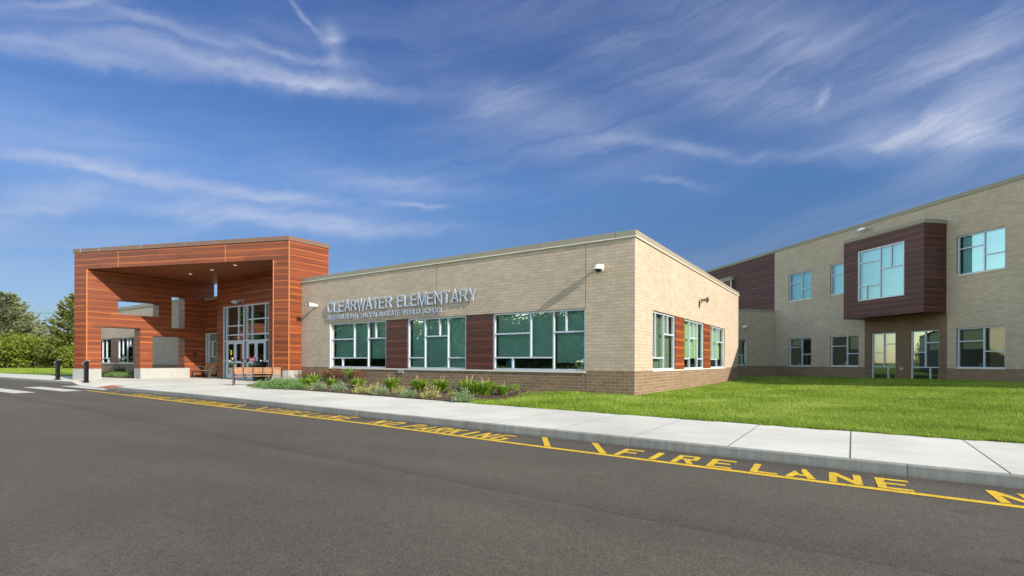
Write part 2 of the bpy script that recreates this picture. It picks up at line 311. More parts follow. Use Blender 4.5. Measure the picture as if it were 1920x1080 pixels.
# soil and mulch, lawn
m, t, b = newmat('mulch'); pos = t.node('ShaderNodeTexCoord').outputs['Object']
vo = t.node('ShaderNodeTexVoronoi'); t.set(vo.inputs['Vector'], t.vmath('ADD', t.scale(pos, (1, 1.8, 1)), t.scale(t.node('ShaderNodeTexNoise', i_Vector=pos, i_Scale=9.0).outputs[1], (.3, .3, 0)))); vo.inputs['Scale'].default_value = 26
cc = t.ramp(t.math('ADD', t.math('MULTIPLY', t.node('ShaderNodeSeparateColor', i_0=vo.outputs[1]).outputs[0], .8), t.math('MULTIPLY', t.noise(pos, 3), .25)), [(0, (.028, .018, .012)), (.5, (.075, .05, .034)), (.9, (.16, .11, .075)), (1, (.26, .19, .13))])
t.l.new(cc, b.inputs['Base Color']); b.inputs['Roughness'].default_value = .95; bump(t, b, vo.outputs[0], 1, .03)
m, t, b = newmat('lawn'); pos = t.node('ShaderNodeTexCoord').outputs['Object']
f = t.math('ADD', t.math('MULTIPLY', t.noise(pos, 30, 5, .7), .6), t.math('MULTIPLY', t.noise(pos, .6, 4), .4))
cc = t.ramp(f, [(.3, (.07, .11, .012)), (.5, (.12, .18, .02)), (.7, (.19, .25, .04))]); t.l.new(cc, b.inputs['Base Color']); b.inputs['Roughness'].default_value = .95; bump(t, b, t.noise(pos, 60, 4), 1, .03)

# ------------------------------------------------------------------ mesh builder
def link_mesh(name, me, mat, parent, loc):
    o = bpy.data.objects.new(name, me); col.objects.link(o)
    if mat is not None: me.materials.append(MATS[mat])
    if parent is not None: o.parent = parent
    else: o.location = loc
    return o
def base_of(parent, loc):
    if parent is not None:
        r = parent
        while r.parent is not None: r = r.parent
        return Vector(r.location)
    return Vector(loc) if loc is not None else Vector((0, 0, 0))
class Fr:      # wall frame: a along, b into the wall, z up
    def __init__(s, o=(0, 0, 0), a=(1, 0, 0), b=(0, 1, 0)): s.o = Vector(o); s.a = Vector(a); s.b = Vector(b)
    def __call__(s, a, b, z): return s.o + s.a*a + s.b*b + Vector((0, 0, z))
W0 = Fr()
class MB:
    def __init__(s, fr=W0, v0=0.0): s.v = []; s.f = []; s.uv = []; s.fr = fr; s.v0 = v0
    def face(s, pts, uvs=None):
        P = [s.fr(*p) for p in pts]; n = len(s.v); s.v += P; s.f.append(list(range(n, n+len(P))))
        if uvs is None:
            nn = Vector((0, 0, 0))
            for i in range(len(pts)):
                p, q = Vector(pts[i]), Vector(pts[(i+1) % len(pts)]); nn += p.cross(q)
            ax = max(range(3), key=lambda i: abs(nn[i]))
            if ax == 2: uvs = [(p[0], p[1]) for p in pts]
            elif ax == 1: uvs = [(p[0], p[2]-s.v0) for p in pts]
            else: uvs = [(p[1], p[2]-s.v0) for p in pts]
        s.uv += uvs
    def box(s, a0, a1, b0, b1, z0, z1, skip=''):
        q = {'f': [(a0, b0, z0), (a1, b0, z0), (a1, b0, z1), (a0, b0, z1)], 'k': [(a1, b1, z0), (a0, b1, z0), (a0, b1, z1), (a1, b1, z1)],
             'l': [(a0, b1, z0), (a0, b0, z0), (a0, b0, z1), (a0, b1, z1)], 'r': [(a1, b0, z0), (a1, b1, z0), (a1, b1, z1), (a1, b0, z1)],
             't': [(a0, b0, z1), (a1, b0, z1), (a1, b1, z1), (a0, b1, z1)], 'u': [(a0, b1, z0), (a1, b1, z0), (a1, b0, z0), (a0, b0, z0)]}
        for k, p in q.items():
            if k not in skip: s.face(p)
    def prism(s, pts, z0, z1, skip=''):
        n = len(pts)
        for i in range(n):
            if str(i) in skip: continue
            p, q = pts[i], pts[(i+1) % n]; L = math.hypot(q[0]-p[0], q[1]-p[1])
            u = p[0] if abs(q[0]-p[0]) > abs(q[1]-p[1]) else p[1]
            s.face([(p[0], p[1], z0), (q[0], q[1], z0), (q[0], q[1], z1), (p[0], p[1], z1)], [(u, z0-s.v0), (u+L, z0-s.v0), (u+L, z1-s.v0), (u, z1-s.v0)])
        if 't' not in skip: s.face([(p[0], p[1], z1) for p in pts])
        if 'u' not in skip: s.face([(p[0], p[1], z0) for p in reversed(pts)])
    def tube(s, pts, r, n=10, cap=True):
        pts = [Vector(p) for p in pts]; rs = r if hasattr(r, '__len__') else [r]*len(pts); rings = []
        for i, p in enumerate(pts):
            d = (pts[min(i+1, len(pts)-1)]-pts[max(i-1, 0)]).normalized(); u = d.orthogonal().normalized() if i == 0 else (u0 - d*u0.dot(d)).normalized(); u0 = u; w_ = d.cross(u)
            rings.append([p + (u*math.cos(2*math.pi*k/n) + w_*math.sin(2*math.pi*k/n))*rs[i] for k in range(n)])
        for i in range(len(rings)-1):
            for k in range(n):
                s.face([tuple(rings[i][k]), tuple(rings[i][(k+1) % n]), tuple(rings[i+1][(k+1) % n]), tuple(rings[i+1][k])])
        if cap: s.face([tuple(x) for x in reversed(rings[0])]); s.face([tuple(x) for x in rings[-1]])
    def lathe(s, prof, c=(0, 0, 0), n=20):
        for i in range(len(prof)-1):
            (r0, z0), (r1, z1) = prof[i], prof[i+1]
            for k in range(n):
                a, b_ = 2*math.pi*k/n, 2*math.pi*(k+1)/n
                P = lambda r, z, t: (c[0]+r*math.cos(t), c[1]+r*math.sin(t), c[2]+z)
                if r0 < 1e-6: s.face([P(r0, z0, a), P(r1, z1, b_), P(r1, z1, a)][::-1])
                elif r1 < 1e-6: s.face([P(r0, z0, a), P(r0, z0, b_), P(r1, z1, a)])
                else: s.face([P(r0, z0, a), P(r0, z0, b_), P(r1, z1, b_), P(r1, z1, a)])
    def build(s, name, mat, parent=None, loc=None, bevel=0, smooth=False):
        bo = base_of(parent, loc); me = bpy.data.meshes.new(name)
        me.from_pydata([tuple(v-bo) for v in s.v], [], s.f)
        ul = me.uv_layers.new(name='UVMap'); ul.data.foreach_set('uv', [x for uv in s.uv for x in uv])
        if bevel or smooth:
            bm = bmesh.new(); bm.from_mesh(me); bmesh.ops.remove_doubles(bm, verts=bm.verts, dist=1e-4)
            if bevel: bmesh.ops.bevel(bm, geom=[e for e in bm.edges if len(e.link_faces) == 2 and e.calc_face_angle(0) > .6], offset=bevel, segments=2, affect='EDGES', profile=.6)
            bm.to_mesh(me); bm.free()
            if smooth:
                for p in me.polygons: p.use_smooth = True
        return link_mesh(name, me, mat, parent, bo)
    def wall(s, a0, a1, z0, z1, ops=(), b=0.0, rev=.12, flip=False):
        A = sorted(set([a0, a1]+[x for o in ops for x in (o[0], o[1]) if a0 < x < a1])); Z = sorted(set([z0, z1]+[x for o in ops for x in (o[2], o[3]) if z0 < x < z1]))
        for i in range(len(A)-1):
            for j in range(len(Z)-1):
                am, zm = (A[i]+A[i+1])/2, (Z[j]+Z[j+1])/2
                if any(o[0] < am < o[1] and o[2] < zm < o[3] for o in ops): continue
                s.face([(A[i], b, Z[j]), (A[i+1], b, Z[j]), (A[i+1], b, Z[j+1]), (A[i], b, Z[j+1])])
        for o in ops:
            p, q, r, t_ = o; r2, t2 = max(r, z0), min(t_, z1)
            if r2 >= t2: continue
            s.face([(p, b, r2), (p, b+rev, r2), (p, b+rev, t2), (p, b, t2)]); s.face([(q, b+rev, r2), (q, b, r2), (q, b, t2), (q, b+rev, t2)])
            if t_ <= z1: s.face([(p, b, t_), (p, b+rev, t_), (q, b+rev, t_), (q, b, t_)])
            if r >= z0: s.face([(p, b+rev, r), (p, b, r), (q, b, r), (q, b+rev, r)])
def tag(o, label=None, cat=None, group=None, kind=None):
    if label: o['label'] = label
    if cat: o['category'] = cat
    if group: o['group'] = group
    if kind: o['kind'] = kind
    return o
def empty(name, loc, label, cat, group=None):
    o = bpy.data.objects.new(name, None); col.objects.link(o); o.location = loc; o.empty_display_size = .3
    return tag(o, label, cat, group)
def copy_tree(o, parent=None):
    c = o.copy(); col.objects.link(c)
    if parent is not None: c.parent = parent
    for ch in list(o.children): copy_tree(ch, c)
    return c
def npmesh(name, quads, mat, parent=None, loc=(0, 0, 0), k=4):
    q = np.asarray(quads, dtype=np.float32).reshape(-1, k, 3) - np.array(base_of(parent, loc), dtype=np.float32); n = len(q)
    me = bpy.data.meshes.new(name); me.vertices.add(n*k); me.vertices.foreach_set('co', q.ravel())
    me.loops.add(n*k); me.loops.foreach_set('vertex_index', np.arange(n*k, dtype=np.int32)); me.polygons.add(n)
    me.polygons.foreach_set('loop_start', np.arange(0, n*k, k, dtype=np.int32)); me.polygons.foreach_set('loop_total', np.full(n, k, dtype=np.int32))
    me.update(calc_edges=True); me.validate()
    return link_mesh(name, me, mat, parent, loc)

# ------------------------------------------------------------------ windows
def window(bd, fr, a0, a1, z0, z1, segs, blinds=(), b=.10, gmat='green_glass', fw_=.06, bmat='blind_fabric', label=None, sill=True):
    """segs: (a,z,a,z) mullion centre lines; blinds: (a0,a1,zbottom)"""
    f = MB(fr); d0, d1 = b-.04, b+.05
    f.box(a0, a1, d0, d1, z0, z0+fw_); f.box(a0, a1, d0, d1, z1-fw_, z1); f.box(a0, a0+fw_, d0, d1, z0+fw_, z1-fw_); f.box(a1-fw_, a1, d0, d1, z0+fw_, z1-fw_)
    h = fw_*.42; e = .002
    for (p, q, r, s_) in segs:
        if abs(p-r) < 1e-4: f.box(p-h, p+h, d0+.003, d1, max(min(q, s_), z0+fw_), min(max(q, s_), z1-fw_))
        else: f.box(max(min(p, r)+h*0, a0+fw_), min(max(p, r), a1-fw_), d0+.006, d1-.003, q-h, q+h)
    win = f.build('window', 'aluminium', bd, bevel=0)
    if label: win['label'] = label
    g = MB(fr); g.face([(a0+.01, b+.012, z0+.01), (a1-.01, b+.012, z0+.01), (a1-.01, b+.012, z1-.01), (a0+.01, b+.012, z1-.01)]); g.build('pane', gmat, win)
    if blinds:
        m_ = MB(fr)
        for (p, q, zb) in blinds: m_.face([(p+.03, b+.16, zb), (q-.03, b+.16, zb), (q-.03, b+.16, z1), (p+.03, b+.16, z1)]); m_.box(p+.03, q-.03, b+.15, b+.17, zb-.02, zb)
        m_.build('blind', bmat, win)
    return win
def H(a0, a1, z): return (a0, z, a1, z)
def V(a, z0, z1): return (a, z0, a, z1)
def room(bd, fr, a0, a1, z0, z1, depth, b=.14, mat='room_wall'):
    m_ = MB(fr); m_.box(a0, a1, b, depth, z0, z1, skip='f'); return m_.build('room_interior', mat, bd)

ZB, ZW, ZC, ZT = .767, 4.79, 4.79, 4.99
# ================================================================== STRUCTURE
def curve(tab):
    xs = [p[0] for p in tab]; ys = [p[1] for p in tab]
    return lambda x: float(np.interp(x, xs, ys))
curbY = curve([(-120, -6.9), (-80, -6.5), (-38, -6.2), (-26.2, -6.05), (-24, -6.25), (-19.3, -6.75), (-14.6, -6.87), (-10.3, -7.02), (-2.6, -7.54), (1.15, -7.73), (4.5, -7.91), (6.75, -8.03), (14, -8.4), (60, -10.5)])
backY = curve([(-120, -4.2), (-49, -4.0), (-41, -3.42), (-36, -3.4), (-35.9, -3.0), (-28.85, -2.55), (-28.8, .98), (-17.4, .98), (-17.35, -.9), (-15.4, -3.40), (-7.5, -4.12), (-2.35, -4.66), (-.6, -4.82), (4.7, -5.27), (7.25, -5.43), (14, -5.9), (60, -8.2)])
def ramp(x): return float(np.interp(x, [-25.9, -24.6, -19.9, -18.6], [0, 1, 1, 0]))
XS = sorted(set([-120, -100, -80, -65, -55, -49, -45, -41, -38, -36, -35.9, -34, -32, -30, -28.85, -28.8, -17.4, -17.35] + [round(-28+i*.5, 3) for i in range(0, 85)] + [16, 20, 26, 35, 45, 60]))
def strip(fn0, fn1, zf, rows, mb, xs=XS):
    for i in range(len(xs)-1):
        for j in range(rows):
            P = []
            for (x, t_) in ((xs[i], j/rows), (xs[i+1], j/rows), (xs[i+1], (j+1)/rows), (xs[i], (j+1)/rows)):
                y0, y1 = fn0(x), fn1(x); y = y0+(y1-y0)*t_; P.append((x, y, zf(x, y, t_)))
            mb.face(P)
RZ = -.13
def ss(x): x = min(max(x, 0), 1); return x*x*(3-2*x)
def lawnz(x, y): return .0 + .15*ss((x-1)/10)*ss((y+5)/7) + .07*ss((y+3)/3)*ss((x+30)/10)*(1-ss((x+2)/3)) + .03*ss((y-8)/8)
def zwalk(x, y, t_): return -.135*ramp(x)*max(0, 1-(y-curbY(x))/1.5)
g = MB(); g.face([(-1500, -1500, -.20), (1500, -1500, -.20), (1500, 1500, -.20), (-1500, 1500, -.20)]); tag(g.build('ground', 'lawn'), kind='structure')
g = MB(); strip(lambda x: -24.0, lambda x: curbY(x)+.02, lambda x, y, t_: RZ, 1, g); tag(g.build('road', 'asphalt'), kind='structure')
g = MB(); strip(lambda x: curbY(x)+.035, backY, zwalk, 10, g); tag(g.build('sidewalk', 'sidewalk_concrete', loc=(0, 0, 0)), kind='structure')
g = MB()   # curb
for i in range(len(XS)-1):
    x0, x1 = XS[i], XS[i+1]; P = lambda x, dy, z: (x, curbY(x)+dy, z)
    za, zb = zwalk(x0, curbY(x0)+.16, 0), zwalk(x1, curbY(x1)+.16, 0)
    g.face([P(x0, 0, RZ-.04), P(x1, 0, RZ-.04), P(x1, .012, zb-.02), P(x0, .012, za-.02)]); g.face([P(x0, .012, za-.02), P(x1, .012, zb-.02), P(x1, .035, zb), P(x0, .035, za)])
tag(g.build('curb', 'curb_concrete'), kind='structure')
g = MB()
def far(x): return 70.0
for i in range(len(XS)-1):
    rows = [0, .01, .02, .035, .05, .07, .09, .12, .15, .19, .24, .30, .38, .5, .7, 1]
    for j in range(len(rows)-1):
        P = []
        for x, t_ in ((XS[i], rows[j]), (XS[i+1], rows[j]), (XS[i+1], rows[j+1]), (XS[i], rows[j+1])):
            y = backY(x)+(far(x)-backY(x))*t_; P.append((x, y, lawnz(x, y)-.006*(t_ == 0)))
        g.face(P)
tag(g.build('lawn', 'lawn'), kind='structure')

# mulch beds
def bedmesh(name, poly_front, poly_back, parent_label):
    g = MB(); n = 26
    for i in range(n):
        for j in range(8):
            P = []
            for u, v_ in ((i/n, j/8), ((i+1)/n, j/8), ((i+1)/n, (j+1)/8), (i/n, (j+1)/8)):
                f = np.array([np.interp(u, np.linspace(0, 1, len(poly_front)), [p[k] for p in poly_front]) for k in (0, 1)]); k_ = np.array([np.interp(u, np.linspace(0, 1, len(poly_back)), [p[k] for p in poly_back]) for k in (0, 1)])
                p = f+(k_-f)*v_; edge = min(min(v_, 1)*4, 1, u*n/1.0, (1-u)*n/1.0); z = max(lawnz(p[0], p[1]), 0)+.008+.035*edge*(1 if 0 < v_ else 0) + .012*math.sin(p[0]*7.1)*math.sin(p[1]*5.3)*edge; P.append((p[0], p[1], z))
            g.face(P)
    o = g.build(name, 'mulch'); tag(o, kind='structure'); return o
bedmesh('mulch_bed', [(-17.3, -.93), (-16.4, -2.2), (-15.4, -3.38), (-12.5, -3.65), (-9.9, -3.87), (-7.4, -4.11), (-4.6, -4.40), (-3.0, -4.40), (-2.35, -3.6)], [(-16.6, -.02), (-15.4, -.02), (-13.6, -.02), (-11.8, -.02), (-10, -.02), (-8.2, -.02), (-6.4, -.02), (-4.8, -.02), (-3.6, -.25)], '')
bedmesh('mulch_bed_beyond', [(-36, -2.9), (-32, -2.7), (-28.9, -2.5)], [(-36, .48), (-32, .48), (-28.9, .48)], '')

# ================================================================== ENTRANCE BLOCK (front brick building)
bl = empty('brick_building', (0, 0, 0), 'single storey tan brick block with a sunlit right side, carrying the school name', 'building')
LX, DY = -16.56, 16.48
FS = Fr((0, 0, 0), (1, 0, 0), (0, 1, 0))                # front wall, a = world X
SS_ = Fr((0, 0, 0), (0, 1, 0), (-1, 0, 0))              # side wall, a = world Y, b inwards (-X)
zs, zh = .745, 2.745
front_ops = [(-14.42, -1.62, zs, zh)]; side_ops = [(1.64, 12.85, .80-.03, 2.735)]
m_ = MB(FS, ZB); m_.wall(LX, 0, ZB, ZW+.05, front_ops, rev=.11); m_.build('brick_wall', 'tan_brick', bl)
m_ = MB(SS_, ZB); m_.wall(0, DY, ZB, ZW+.05, side_ops, rev=.11); m_.build('brick_wall', 'tan_brick', bl)
m_ = MB(Fr(), ZB); m_.face([(0, DY, -.3), (LX, DY, -.3), (LX, DY, 4.8), (0, DY, 4.8)]); m_.face([(LX, DY, -.3), (LX, 1.6, -.3), (LX, 1.6, 4.8), (LX, DY, 4.8)]); m_.build('brick_wall', 'tan_brick', bl)
m_ = MB(FS, ZB); m_.wall(LX, 0, -.3, ZB, [(-14.42, -1.62, zs, ZB+1)], b=0); m_.build('brick_base', 'brown_brick', bl)
m_ = MB(SS_, ZB); m_.wall(0, DY, -.3, ZB, []); m_.build('brick_base', 'brown_brick', bl)
# control joints
m_ = MB(FS)
for x, p, q in ((-14.43, 0, .69), (-1.61, zh, 4.79), (-1.61, .02, .70), (-7.9, 2.8, 4.79)):
    m_ = MB(FS); m_.box(x-.006, x+.006, -.002, .004, p, q); m_.build('control_joint', 'dark_plastic', bl)
# roof and parapet cap
m_ = MB(); m_.box(LX+.05, -.05, .05, DY-.05, 4.5, 4.75); m_.build('roof', 'roof_membrane', bl)
m_ = MB(); o_ = .035
m_.box(LX-.0, o_, -o_, .30, ZC, ZT); m_.box(-.30, o_, .30, DY+o_, ZC, ZT); m_.box(LX, LX+.3, .30, DY+o_, ZC, ZT); m_.box(LX+.3, -.3, DY-.3, DY+o_, ZC, ZT)
pc = m_.build('parapet_cap', 'tan_metal', bl, bevel=.006)
m_ = MB(); m_.box(LX+.02, o_+.014, -o_-.014, -o_+.02, ZC-.012, ZC+.018); m_.box(o_-.02, o_+.0135, -o_+.02, DY+o_, ZC-.012, ZC+.018); m_.build('drip_edge', 'stone_sill', bl)
m_ = MB()
for x in (-15.6, -12.6, -9.5, -6.4, -3.3, -.6):
    m_ = MB(); m_.box(x-.004, x+.004, -o_-.003, -o_+.002, ZC+.02, ZT); m_.build('cap_joint', 'dark_plastic', bl)
# sills
m_ = MB(FS); m_.box(-14.44, -1.60, -.035, .10, zs-.052, zs); m_.build('window_sill', 'stone_sill', bl)
m_ = MB(SS_); m_.box(1.63, 12.86, -.03, .10, .73, .768); m_.build('window_sill', 'stone_sill', bl)
m_ = MB(FS); m_.box(-14.42, -14.37, .0, .06, zs, zh-.0); m_.build('window_jamb', 'stone_sill', bl)
zr, zl = 2.015, 1.18
window(bl, FS, -14.36, -10.73, zs, zh, [V(-12.80, zl, zh), V(-11.89, zs, zh), H(-14.3, -12.80, zr), H(-14.3, -11.89, zl), V(-13.60, zs, zl), H(-11.89, -10.75, zr), V(-11.42, zr, zh)], [(-14.3, -11.9, 1.2), (-11.9, -10.75, 1.17)], label='left one of the three front windows, blind ending above the bottom row')
window(bl, FS, -9.49, -6.47, zs, zh, [V(-8.57, zs, zh), V(-7.38, zs, zh), H(-9.4, -8.57, zl), H(-7.38, -6.5, zl), H(-8.57, -7.38, zr), V(-7.81, zr, zh)], [(-9.46, -6.5, .80)], label='middle front window with its blind fully lowered')
window(bl, FS, -5.235, -1.625, zs, zh, [V(-3.69, zl, zh), V(-2.80, zs, zh), H(-5.2, -3.69, zr), H(-5.2, -2.80, zl), V(-4.43, zs, zl), H(-2.80, -1.65, zr), V(-2.34, zr, zh)], [(-5.2, -2.8, 1.21), (-2.8, -1.66, 1.03)], label='right front window nearest the building corner')
for p, q in ((-10.73, -9.49), (-6.47, -5.235)):
    m_ = MB(FS, zs-.05); m_.box(p+.012, q-.012, .02, .12, zs+.002, zh-.002); m_.build('wood_panel', 'shaded_cedar_panel', bl)
zs2 = .77; zr2 = 2.02
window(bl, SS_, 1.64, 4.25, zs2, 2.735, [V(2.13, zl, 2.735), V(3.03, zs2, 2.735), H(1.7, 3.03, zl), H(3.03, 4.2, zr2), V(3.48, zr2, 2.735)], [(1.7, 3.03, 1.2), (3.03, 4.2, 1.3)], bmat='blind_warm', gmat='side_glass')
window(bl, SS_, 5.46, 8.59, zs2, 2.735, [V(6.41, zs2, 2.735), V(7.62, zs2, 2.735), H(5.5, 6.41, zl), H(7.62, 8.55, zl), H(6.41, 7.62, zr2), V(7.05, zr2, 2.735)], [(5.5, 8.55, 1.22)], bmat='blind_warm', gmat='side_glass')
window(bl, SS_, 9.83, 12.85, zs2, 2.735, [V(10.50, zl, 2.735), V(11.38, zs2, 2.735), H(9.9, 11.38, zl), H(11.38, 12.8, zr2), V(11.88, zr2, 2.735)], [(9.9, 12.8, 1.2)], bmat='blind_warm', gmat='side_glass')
for p, q in ((4.25, 5.46), (8.59, 9.83)):
    m_ = MB(SS_, zs2-.05); m_.box(p+.012, q-.012, .02, .12, zs2+.002, 2.733); m_.build('wood_panel', 'cedar_siding', bl)
m_ = MB(FS); m_.box(-14, -2, 3.2, 3.3, .05, 1.1); m_.box(-11.5, -10.2, 4.2, 4.6, .05, 2.1); m_.box(-6.2, -4.9, 4.3, 4.7, .05, 1.9); m_.build('classroom_shelf', 'stone_sill', bl)
room(bl, FS, -16.4, -.8, .05, 3.2, 5, .24); room(bl, Fr((0, 0, 0), (0, 1, 0), (-1, 0, 0)), 5.2, 15.8, .05, 3.2, 5, .24)
m_ = MB(FS); m_.box(-.79, -.25, .3, 5, .05, 3.2); m_.build('corner_partition', 'room_wall', bl)
# vent box under sill, hose tap on the side
m_ = MB(FS); m_.box(-9.95, -9.66, -.055, .0, .545, .685); m_.box(-9.93, -9.68, -.06, -.056, .57, .66); m_.build('vent_box', 'grey_metal', bl, bevel=.004)
m_ = MB(SS_); m_.box(14.08, 14.19, -.05, 0, .62, .78); m_.build('hose_tap', 'grey_metal', bl)

# ================================================================== SIGN LETTERS
STK = {   # strokes in a unit box, plus advance width relative to height
 'C': (.74, [[(1, .76), (.90, .90), (.72, .985), (.5, 1), (.27, .96), (.09, .82), (0, .6), (0, .4), (.09, .18), (.27, .04), (.5, 0), (.72, .015), (.90, .10), (1, .26)]]),
 'L': (.56, [[(0, 1), (0, 0), (1, 0)]]), 'E': (.66, [[(1, 1), (0, 1), (0, 0), (1, 0)], [(0, .52), (.93, .52)]]),
 'A': (.74, [[(0, -.03), (.5, 1), (1, -.03)], [(.18, .34), (.82, .34)]]), 'R': (.70, [[(0, -.03), (0, 1), (.62, 1), (.82, .94), (.92, .80), (.92, .70), (.82, .56), (.62, .50), (0, .50)], [(.55, .50), (1, -.03)]]),
 'W': (1.0, [[(0, 1.03), (.26, 0), (.5, 1), (.74, 0), (1, 1.03)]]), 'T': (.64, [[(0, 1), (1, 1)], [(.5, 1), (.5, -.03)]]), 'M': (.84, [[(0, -.03), (0, 1), (.5, .02), (1, 1), (1, -.03)]]),
 'N': (.72, [[(0, -.03), (0, 1), (1, 0), (1, 1.03)]]), 'Y': (.70, [[(0, 1.03), (.5, .45), (1, 1.03)], [(.5, .45), (.5, -.03)]]), 'I': (.10, [[(.5, 1.03), (.5, -.03)]]),
 'O': (.80, [[(.5, 1), (.27, .96), (.09, .82), (0, .6), (0, .4), (.09, .18), (.27, .04), (.5, 0), (.73, .04), (.91, .18), (1, .4), (1, .6), (.91, .82), (.73, .96), (.5, 1)]]),
 'B': (.68, [[(.55, .53), (.80, .60), (.88, .77), (.80, .93), (.55, 1), (0, 1), (0, 0), (.62, 0), (.88, .06), (1, .27), (.88, .46), (.62, .53), (0, .53)]]),
 'U': (.70, [[(0, 1.03), (0, .3), (.10, .10), (.30, 0), (.70, 0), (.90, .10), (1, .3), (1, 1.03)]]), 'D': (.74, [[(0, 0), (0, 1), (.5, 1), (.78, .92), (.95, .72), (1, .5), (.95, .28), (.78, .08), (.5, 0), (0, 0)]]),
 'S': (.66, [[(.94, .76), (.86, .92), (.66, 1), (.34, 1), (.12, .92), (.04, .76), (.12, .61), (.34, .54), (.68, .47), (.90, .39), (.99, .24), (.90, .08), (.66, 0), (.32, 0), (.08, .08), (0, .26)]]),
 'H': (.70, [[(0, 1.03), (0, -.03)], [(1, 1.03), (1, -.03)], [(0, .52), (1, .52)]])}
def letters(root, text, x0, x1, z0, z1, yfront, depth, mat, th=.14, gap=.24):
    h = z1-z0; t_ = th*h; tot = sum((.34 if ch == ' ' else STK[ch][0])+gap for ch in text)-gap; k = (x1-x0-t_)/(tot*h); x = x0+t_/2
    for ch in text:
        if ch == ' ': x += (.34+gap)*h*k; continue
        wd_, strokes = STK[ch]; W_ = wd_*h*k; b = MB(W0)
        for n, st in enumerate(strokes):
            P = [Vector((x+p[0]*W_, z0+t_/2+p[1]*(h-t_))) for p in st]; closed = (P[0]-P[-1]).length < 1e-6; m = len(P); y0 = yfront+.0015*n; y1 = yfront+depth; Lf, Rt = [], []
            for i in range(m):
                a = P[i]-P[i-1] if i > 0 else (P[0]-P[-2] if closed else P[1]-P[0]); c = P[i+1]-P[i] if i < m-1 else (P[1]-P[0] if closed else P[-1]-P[-2])
                a = a.normalized(); c = c.normalized(); na = Vector((-a.y, a.x)); nc = Vector((-c.y, c.x)); nn = (na+nc); nn = nn.normalized() if nn.length > 1e-3 else na
                l = t_/2/max(nn.dot(na), .42); Lf.append(P[i]+nn*l); Rt.append(P[i]-nn*l)
            for i in range(m-1):
                A, B, C_, D = Rt[i], Rt[i+1], Lf[i+1], Lf[i]
                b.face([(A.x, y0, A.y), (B.x, y0, B.y), (C_.x, y0, C_.y), (D.x, y0, D.y)]); b.face([(D.x, y1, D.y), (C_.x, y1, C_.y), (B.x, y1, B.y), (A.x, y1, A.y)])
                b.face([(A.x, y1, A.y), (B.x, y1, B.y), (B.x, y0, B.y), (A.x, y0, A.y)]); b.face([(D.x, y0, D.y), (C_.x, y0, C_.y), (C_.x, y1, C_.y), (D.x, y1, D.y)])
            if not closed:
                for q in (0, -1): A, D = Rt[q], Lf[q]; b.face([(A.x, y0, A.y), (D.x, y0, D.y), (D.x, y1, D.y), (A.x, y1, A.y)])
        b.build('letter', mat, root); x += (wd_+gap)*h*k if ch != 'I' else (wd_+gap)*h*k
s1 = empty('wall_sign', (-14.46, -.06, 3.18), 'large raised metal lettering reading CLEARWATER ELEMENTARY on the tan brick front', 'sign')
letters(s1, 'CLEARWATER ELEMENTARY', -14.48, -5.90, 3.225, 3.715, -.085, .05, 'letter_metal', .13)
s2 = empty('wall_sign', (-14.46, -.05, 2.95), 'small raised metal lettering reading INTERNATIONAL BACCALAUREATE WORLD SCHOOL above the left windows', 'sign')
letters(s2, 'INTERNATIONAL BACCALAUREATE WORLD SCHOOL', -14.47, -7.50, 2.90, 3.105, -.06, .03, 'letter_metal', .14)

# ================================================================== ENTRANCE CANOPY
ZS, ZF, ZK = 5.83, 6.69, 6.90; CZ = .59
th = R(20.4); FRx, FRy = -16.567, -.652; U = Vector((math.cos(th), math.sin(th), 0))
def fy(x): return FRy + (x-FRx)*math.tan(th)          # Y of the slanted front plane at X
XL0, XL1 = -28.77, -27.98; YB = 1.51
cn = empty('entrance_canopy', (-22, -1, 0), 'tall cedar clad entrance portal with slanted front, pierced side wall and glass doors', 'canopy')
m_ = MB(W0, CZ); m_.prism([(XL0, fy(XL0)), (FRx, FRy), (FRx, YB), (XL0, YB)], ZS, ZF, skip='u'); m_.build('fascia', 'cedar_siding', cn)
e_ = .045
m_ = MB(); m_.prism([(XL0-e_, fy(XL0)-e_*1.2), (FRx+e_, fy(FRx)-e_*1.0), (FRx+e_, YB+e_), (XL0-e_, YB+e_)], ZF+.001, ZK); m_.build('roof_cap', 'bronze_metal', cn, bevel=.006)
m_ = MB()
for u in (.75, 3.1, 5.9, 8.6, 11.3, 12.55):
    p = Vector((FRx, FRy, 0)) - U*u; m_ = MB(); m_.prism([(p.x, p.y-e_*1.15), (p.x+.008, p.y-e_*1.15+.003), (p.x+.008, p.y), (p.x, p.y)], ZF+.01, ZK-.005); m_.build('cap_joint', 'grey_metal', cn)
m_ = MB(W0); m_.face([(XL0, fy(XL0), ZS), (XL0, YB, ZS), (FRx, YB, ZS), (FRx, FRy, ZS)]); m_.build('soffit', 'soffit_wood', cn)
for x, y in ((-25.07, -1.16), (-22.73, -1.15), (-20.32, -1.19)):
    m_ = MB(); m_.lathe([(.0, -.012), (.065, -.012), (.075, -.02), (.09, -.004), (.09, 0)], (x, y, ZS), 16); d = m_.build('downlight', 'lamp_lens', cn)
